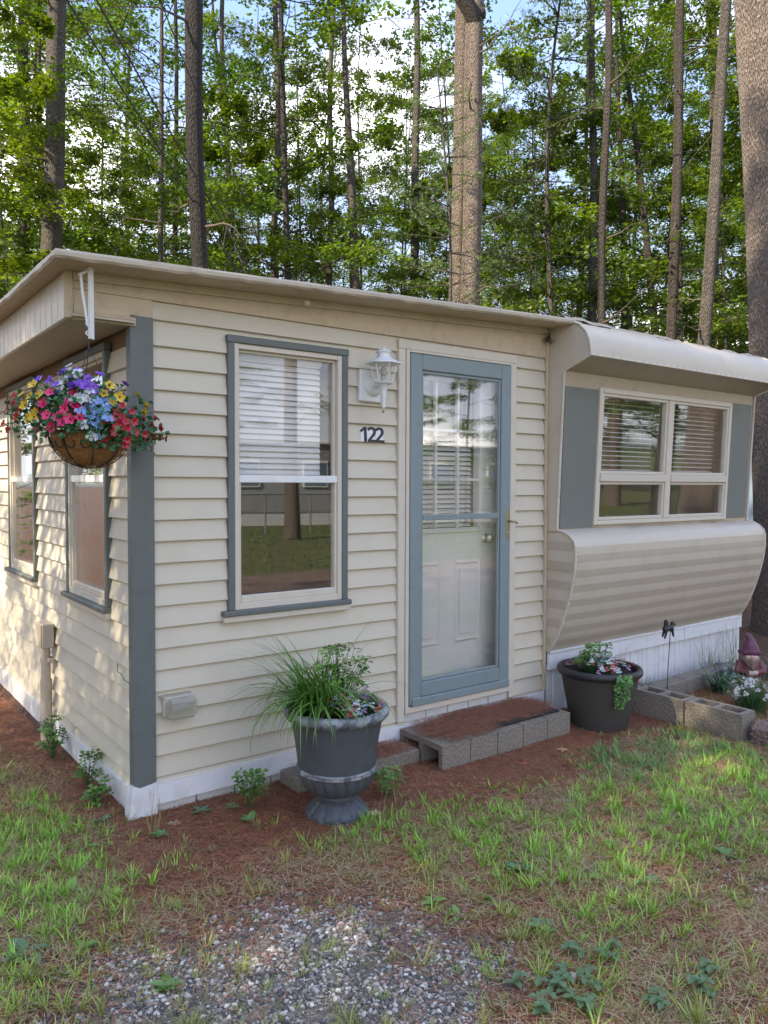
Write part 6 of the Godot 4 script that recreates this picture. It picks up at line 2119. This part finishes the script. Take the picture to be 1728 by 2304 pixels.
	# gravel
	for k in 3:
		rng.seed = 500 + k
		var b := MB.new()
		var segs := 6
		b.ball(Vector3.ZERO, Vector3(1.0, 0.62, 0.8), segs, 4)
		var moved := {}
		for i in b.v.size():
			var key := b.v[i].snapped(Vector3.ONE * 0.01)
			if not moved.has(key): moved[key] = rng.randf_range(0.72, 1.15)
			b.v[i] *= moved[key]
		var flat := MB.new()
		for i in range(0, b.v.size(), 3): flat.tri(b.v[i], b.v[i + 1], b.v[i + 2], b.v[i] + b.v[i + 1] + b.v[i + 2])
		var xf := []
		var cols := []
		var tries := 0
		while xf.size() < 5200 and tries < 120000:
			tries += 1
			var x := rng.randf_range(-1.2, 2.6)
			var z := rng.randf_range(0.5, 2.6)
			var g := blobs(GRAVEL, x, z) * (0.65 + 1.7 * ground_noise.get_noise_2d(x * 90.0 + 300, z * 90.0)) + (0.07 if z > 0.95 else 0.004)
			if rng.randf() > g: continue
			var s := 0.003 + 0.0085 * pow(rng.randf(), 2.2)
			xf.append(Transform3D(Basis(rv().normalized(), rng.randf_range(-0.5, 0.5)) * Basis(Vector3.UP, rng.randf() * TAU) * Basis.from_scale(Vector3(s, s * rng.randf_range(0.7, 1.0), s * rng.randf_range(0.7, 1.1))), Vector3(x, gy(x, z) + s * 0.25, z)))
			var tone: Color = [L(0.38, 0.36, 0.335), L(0.52, 0.50, 0.47), L(0.10, 0.10, 0.105), L(0.36, 0.31, 0.27), L(0.62, 0.60, 0.57), L(0.17, 0.165, 0.16), L(0.27, 0.25, 0.23)][rng.randi() % 7]
			cols.append(tone * rng.randf_range(0.65, 1.05))
		scatter("gravel", "grey and white gravel stones strewn over the bare patch", "gravel", flat.mesh(true), M.stone, xf, cols)
	weeds()
	litter()

func weed_leaf(len: float, wide: float, curl: float) -> Mesh:
	var b := MB.new()
	var prev := []
	for i in 6:
		var t := i / 5.0
		var w := wide * pow(sin(PI * pow(t, 0.75) * 0.98 + 0.03), 0.9) * 0.5
		var p := Vector3(0, len * (0.5 * t - curl * t * t), len * t * 0.85)
		var ring := [p + Vector3(-w, w * 0.35, 0), p, p + Vector3(w, w * 0.35, 0)]
		if i > 0:
			b.quad(prev[0], prev[1], ring[1], ring[0], Vector3.UP); b.quad(prev[1], prev[2], ring[2], ring[1], Vector3.UP)
		prev = ring
	return b.mesh(true)

# the landmark a small plant grows nearest to
func beside(x: float, z: float) -> String:
	var best := 1e9
	var name_ := ""
	for q in [[0.788, 0.497, "the fluted urn"], [0.03, 0.0, "the white post foot"], [0.2, 1.45, "the middle of the gravel"], [2.0, 0.45, "the door step"], [0.70, 1.955, "the crumpled scrap"], [3.38, 1.2, "the pebbled stone"], [-0.32, 1.05, "the thin end of the gravel"], [1.65, 1.0, "the bare sandy patch"], [1.72, 2.03, "the small far gravel patch"], [-0.65, 0.6, "the bare sandy spot"]]:
		var d := Vector2(x - q[0], z - q[1]).length()
		if d < best:
			best = d; name_ = q[2]
	return name_

func weeds():
	rng.seed = 611
	var leaf := weed_leaf(0.10, 0.042, 0.35)
	var slim := weed_leaf(0.11, 0.022, 0.45)
	var tints := []
	for c in [L(0.11, 0.22, 0.07), L(0.15, 0.29, 0.06), L(0.09, 0.165, 0.08)]:
		tints.append(mat("weed_leaf", c, 0.5, {backlight_enabled = true, backlight = Color(0.4, 0.5, 0.15)}))
	var spots := [[-0.424, 0.491, 1.1, 1], [-0.64, 0.817, 1.4, 2], [-0.492, 0.895, 0.9, 1], [-0.141, -0.05, 1.0, 2], [0.405, 0.161, 1.3, 0], [0.407, 0.351, 1.2, 0], [-0.333, 1.249, 1.1, 0], [-0.28, 0.155, 1.1, 1], [0.03, 0.248, 0.9, 0], [0.268, 0.125, 0.9, 2], [0.83, 1.735, 1.35, 2], [1.081, 1.4, 1.2, 2], [1.402, 1.769, 1.2, 0], [1.27, 1.629, 1.0, 0], [0.814, 1.463, 0.9, 0], [0.643, 1.376, 0.9, 1], [0.664, 1.487, 0.8, 1], [1.613, 0.804, 0.8, 1], [1.864, 1.83, 1.0, 0], [2.35, 0.9, 0.7, 1], [3.1, 1.32, 0.9, 0], [-0.5, 0.1, 1.0, 1], [2.1, 1.25, 0.8, 1], [-0.75, 0.45, 1.0, 0]]
	for s in spots:
		var T := thing("broadleaf_weed", ["mid-green", "bright green", "dark green"][s[3]] + " broad-leaved weed rosette near " + beside(s[0], s[1]), "weed", Vector3(s[0], gy(s[0], s[1]), s[1]), "broad-leaved weeds")
		var n := rng.randi_range(7, 12)
		for k in n:
			part(T, "leaf", leaf, tints[s[3]], Transform3D(Basis(Vector3.UP, k * 2.4 + rng.randf_range(-0.3, 0.3)) * Basis(Vector3.RIGHT, rng.randf_range(-0.45, 0.5)) * Basis.from_scale(Vector3.ONE * s[2] * 0.78 * rng.randf_range(0.6, 1.05)), Vector3.ZERO))
	for s in [[2.181, 0.826, 0.8], [1.782, 0.891, 0.8], [2.0, 0.75, 0.5], [1.5, 0.85, 0.5], [1.95, 1.0, 0.6], [2.36, 0.62, 0.5]]:
		var T := thing("slim_weed", "small narrow-leaved rosette weed on needles near " + beside(s[0], s[1]), "weed", Vector3(s[0], gy(s[0], s[1]), s[1]), "narrow-leaved weeds")
		for k in 12:
			part(T, "leaf", slim, tints[1], Transform3D(Basis(Vector3.UP, k * 2.4) * Basis(Vector3.RIGHT, rng.randf_range(-0.3, 0.4)) * Basis.from_scale(Vector3.ONE * s[2] * rng.randf_range(0.6, 1.0)), Vector3.ZERO))
	# trifoliate dark weeds
	for s in [[0.892, 1.961], [0.56, 1.92], [0.624, 2.073], [0.73, 2.032], [0.823, 2.206], [0.971, 2.237], [0.489, 2.022], [1.084, 2.208], [0.607, 2.008], [0.80, 1.92], [0.66, 1.97]]:
		var T := thing("three_leaf_weed", "dark green three-leaved weed near " + beside(s[0], s[1]), "weed", Vector3(s[0], gy(s[0], s[1]), s[1]), "three-leaved weeds")
		for j in rng.randi_range(3, 4):
			var o := spread_dir() * rng.randf_range(0.01, 0.045) + Vector3(0, rng.randf_range(0.02, 0.045), 0)
			var turn := rng.randf() * TAU
			for k in 3:
				part(T, "leaf", leaf, tints[2], Transform3D(Basis(Vector3.UP, turn + k * TAU / 3) * Basis(Vector3.RIGHT, 0.35) * Basis.from_scale(Vector3(0.52, 0.36, 0.35)), o))
			var st := MB.new()
			st.tube([Vector3.ZERO, o], [0.0012], 4, false)
			mb(T, "stalk", st, tints[2])
	# upright leafy plants against the walls
	for s in [[-0.10, -1.10, 0.26, 22, "dark leafy weed at the foot of the conduit"], [-0.06, -0.55, 0.20, 14, "small clover-leaved weed by the side skirt board"], [-0.10, -0.28, 0.14, 12, "low leafy weed by the white post foot on the side"], [0.47, 0.22, 0.20, 16, "bright leafy weed between the white post foot and the urn"], [1.09, 0.5, 0.16, 14, "leafy green weed between the urn and the door step"], [3.42, 1.35, 0.12, 12, "leafy weed at the foot of the pebbled stone"]]:
		var C := thing("leafy_weed", s[4], "weed", Vector3(s[0], gy(s[0], s[1]), s[1]))
		clover_stems(C, s[3], s[2], 0.07, 0.028)
	for s in [[-0.02, -0.33, 0.28], [0.06, 0.10, 0.25], [-0.1, 0.06, 0.2], [0.02, 0.2, 0.22], [0.87, 0.72, 0.33], [1.05, 0.62, 0.4], [-0.15, -0.6, 0.25]]:
		var G := thing("dry_grass", "thin dry grass stems standing near " + beside(s[0], s[1]), "grass", Vector3(s[0], gy(s[0], s[1]), s[1]), "dry stems")
		var b := MB.new()
		for k in 6: blade(b, spread_dir() * 0.02, s[2] * rng.randf_range(0.5, 1.0), spread_dir(), rng.randf_range(0.1, 0.6), 0.0011, L(0.30, 0.24, 0.12), 6)
		mb(G, "stems", b, M.grass)

func litter():
	rng.seed = 700
	for s in [[2.316, 0.566, L(0.42, 0.25, 0.12), "tan"], [1.977, 0.584, L(0.30, 0.085, 0.04), "rusty"], [0.92, 0.62, L(0.5, 0.36, 0.22), "pale"], [2.62, 0.30, L(0.25, 0.12, 0.07), "brown"], [0.12, 0.16, L(0.30, 0.2, 0.13), "dull"]]:
		var b := MB.new()
		b.col = s[2]
		var pts := []
		for k in 16: pts.append(Vector3(cos(TAU * k / 16), 0.12 * sin(k * 1.9), sin(TAU * k / 16)) * (0.042 if k % 2 == 0 else 0.024))
		for k in 16: b.tri(Vector3(0, 0.004, 0), pts[k], pts[(k + 1) % 16], Vector3.UP)
		single("fallen_leaf", b, M.litter, s[3] + " dry lobed leaf lying on the needles" + {"tan": " before the round pot", "rusty": " before the door step", "pale": " by the urn foot", "brown": " between step and round pot", "dull": " by the white post foot"}[s[3]], "leaf", Vector3(s[0], gy(s[0], s[1]) + 0.014, s[1]))
	var p := MB.new()
	p.col = L(0.62, 0.58, 0.52)
	var prev := []
	for i in 7:
		var t := i / 6.0
		var ring := [Vector3(t * 0.09 - 0.045, 0.006 + 0.006 * sin(t * 8), -0.014 + 0.005 * sin(t * 5)), Vector3(t * 0.09 - 0.045, 0.016 + 0.005 * cos(t * 9), 0.0), Vector3(t * 0.09 - 0.045, 0.005, 0.014 - 0.006 * sin(t * 7))]
		if i > 0:
			p.quad(prev[0], prev[1], ring[1], ring[0], Vector3.UP); p.quad(prev[1], prev[2], ring[2], ring[1], Vector3.UP)
		prev = ring
	var o := single("crumpled_paper", p, M.litter, "small crumpled white scrap lying in the thin grass", "scrap", Vector3(0.702, gy(0.702, 1.955), 1.955))
	o.rotation.y = -0.6

func _ready():
	rng.seed = 1
	materials()
	camera_and_light()
	ground()
	cottage()
	trailer()
	masonry()
	wall_things()
	basket()
	planters()
	garden_bed()
	surroundings()
	trees()
	ground_cover()
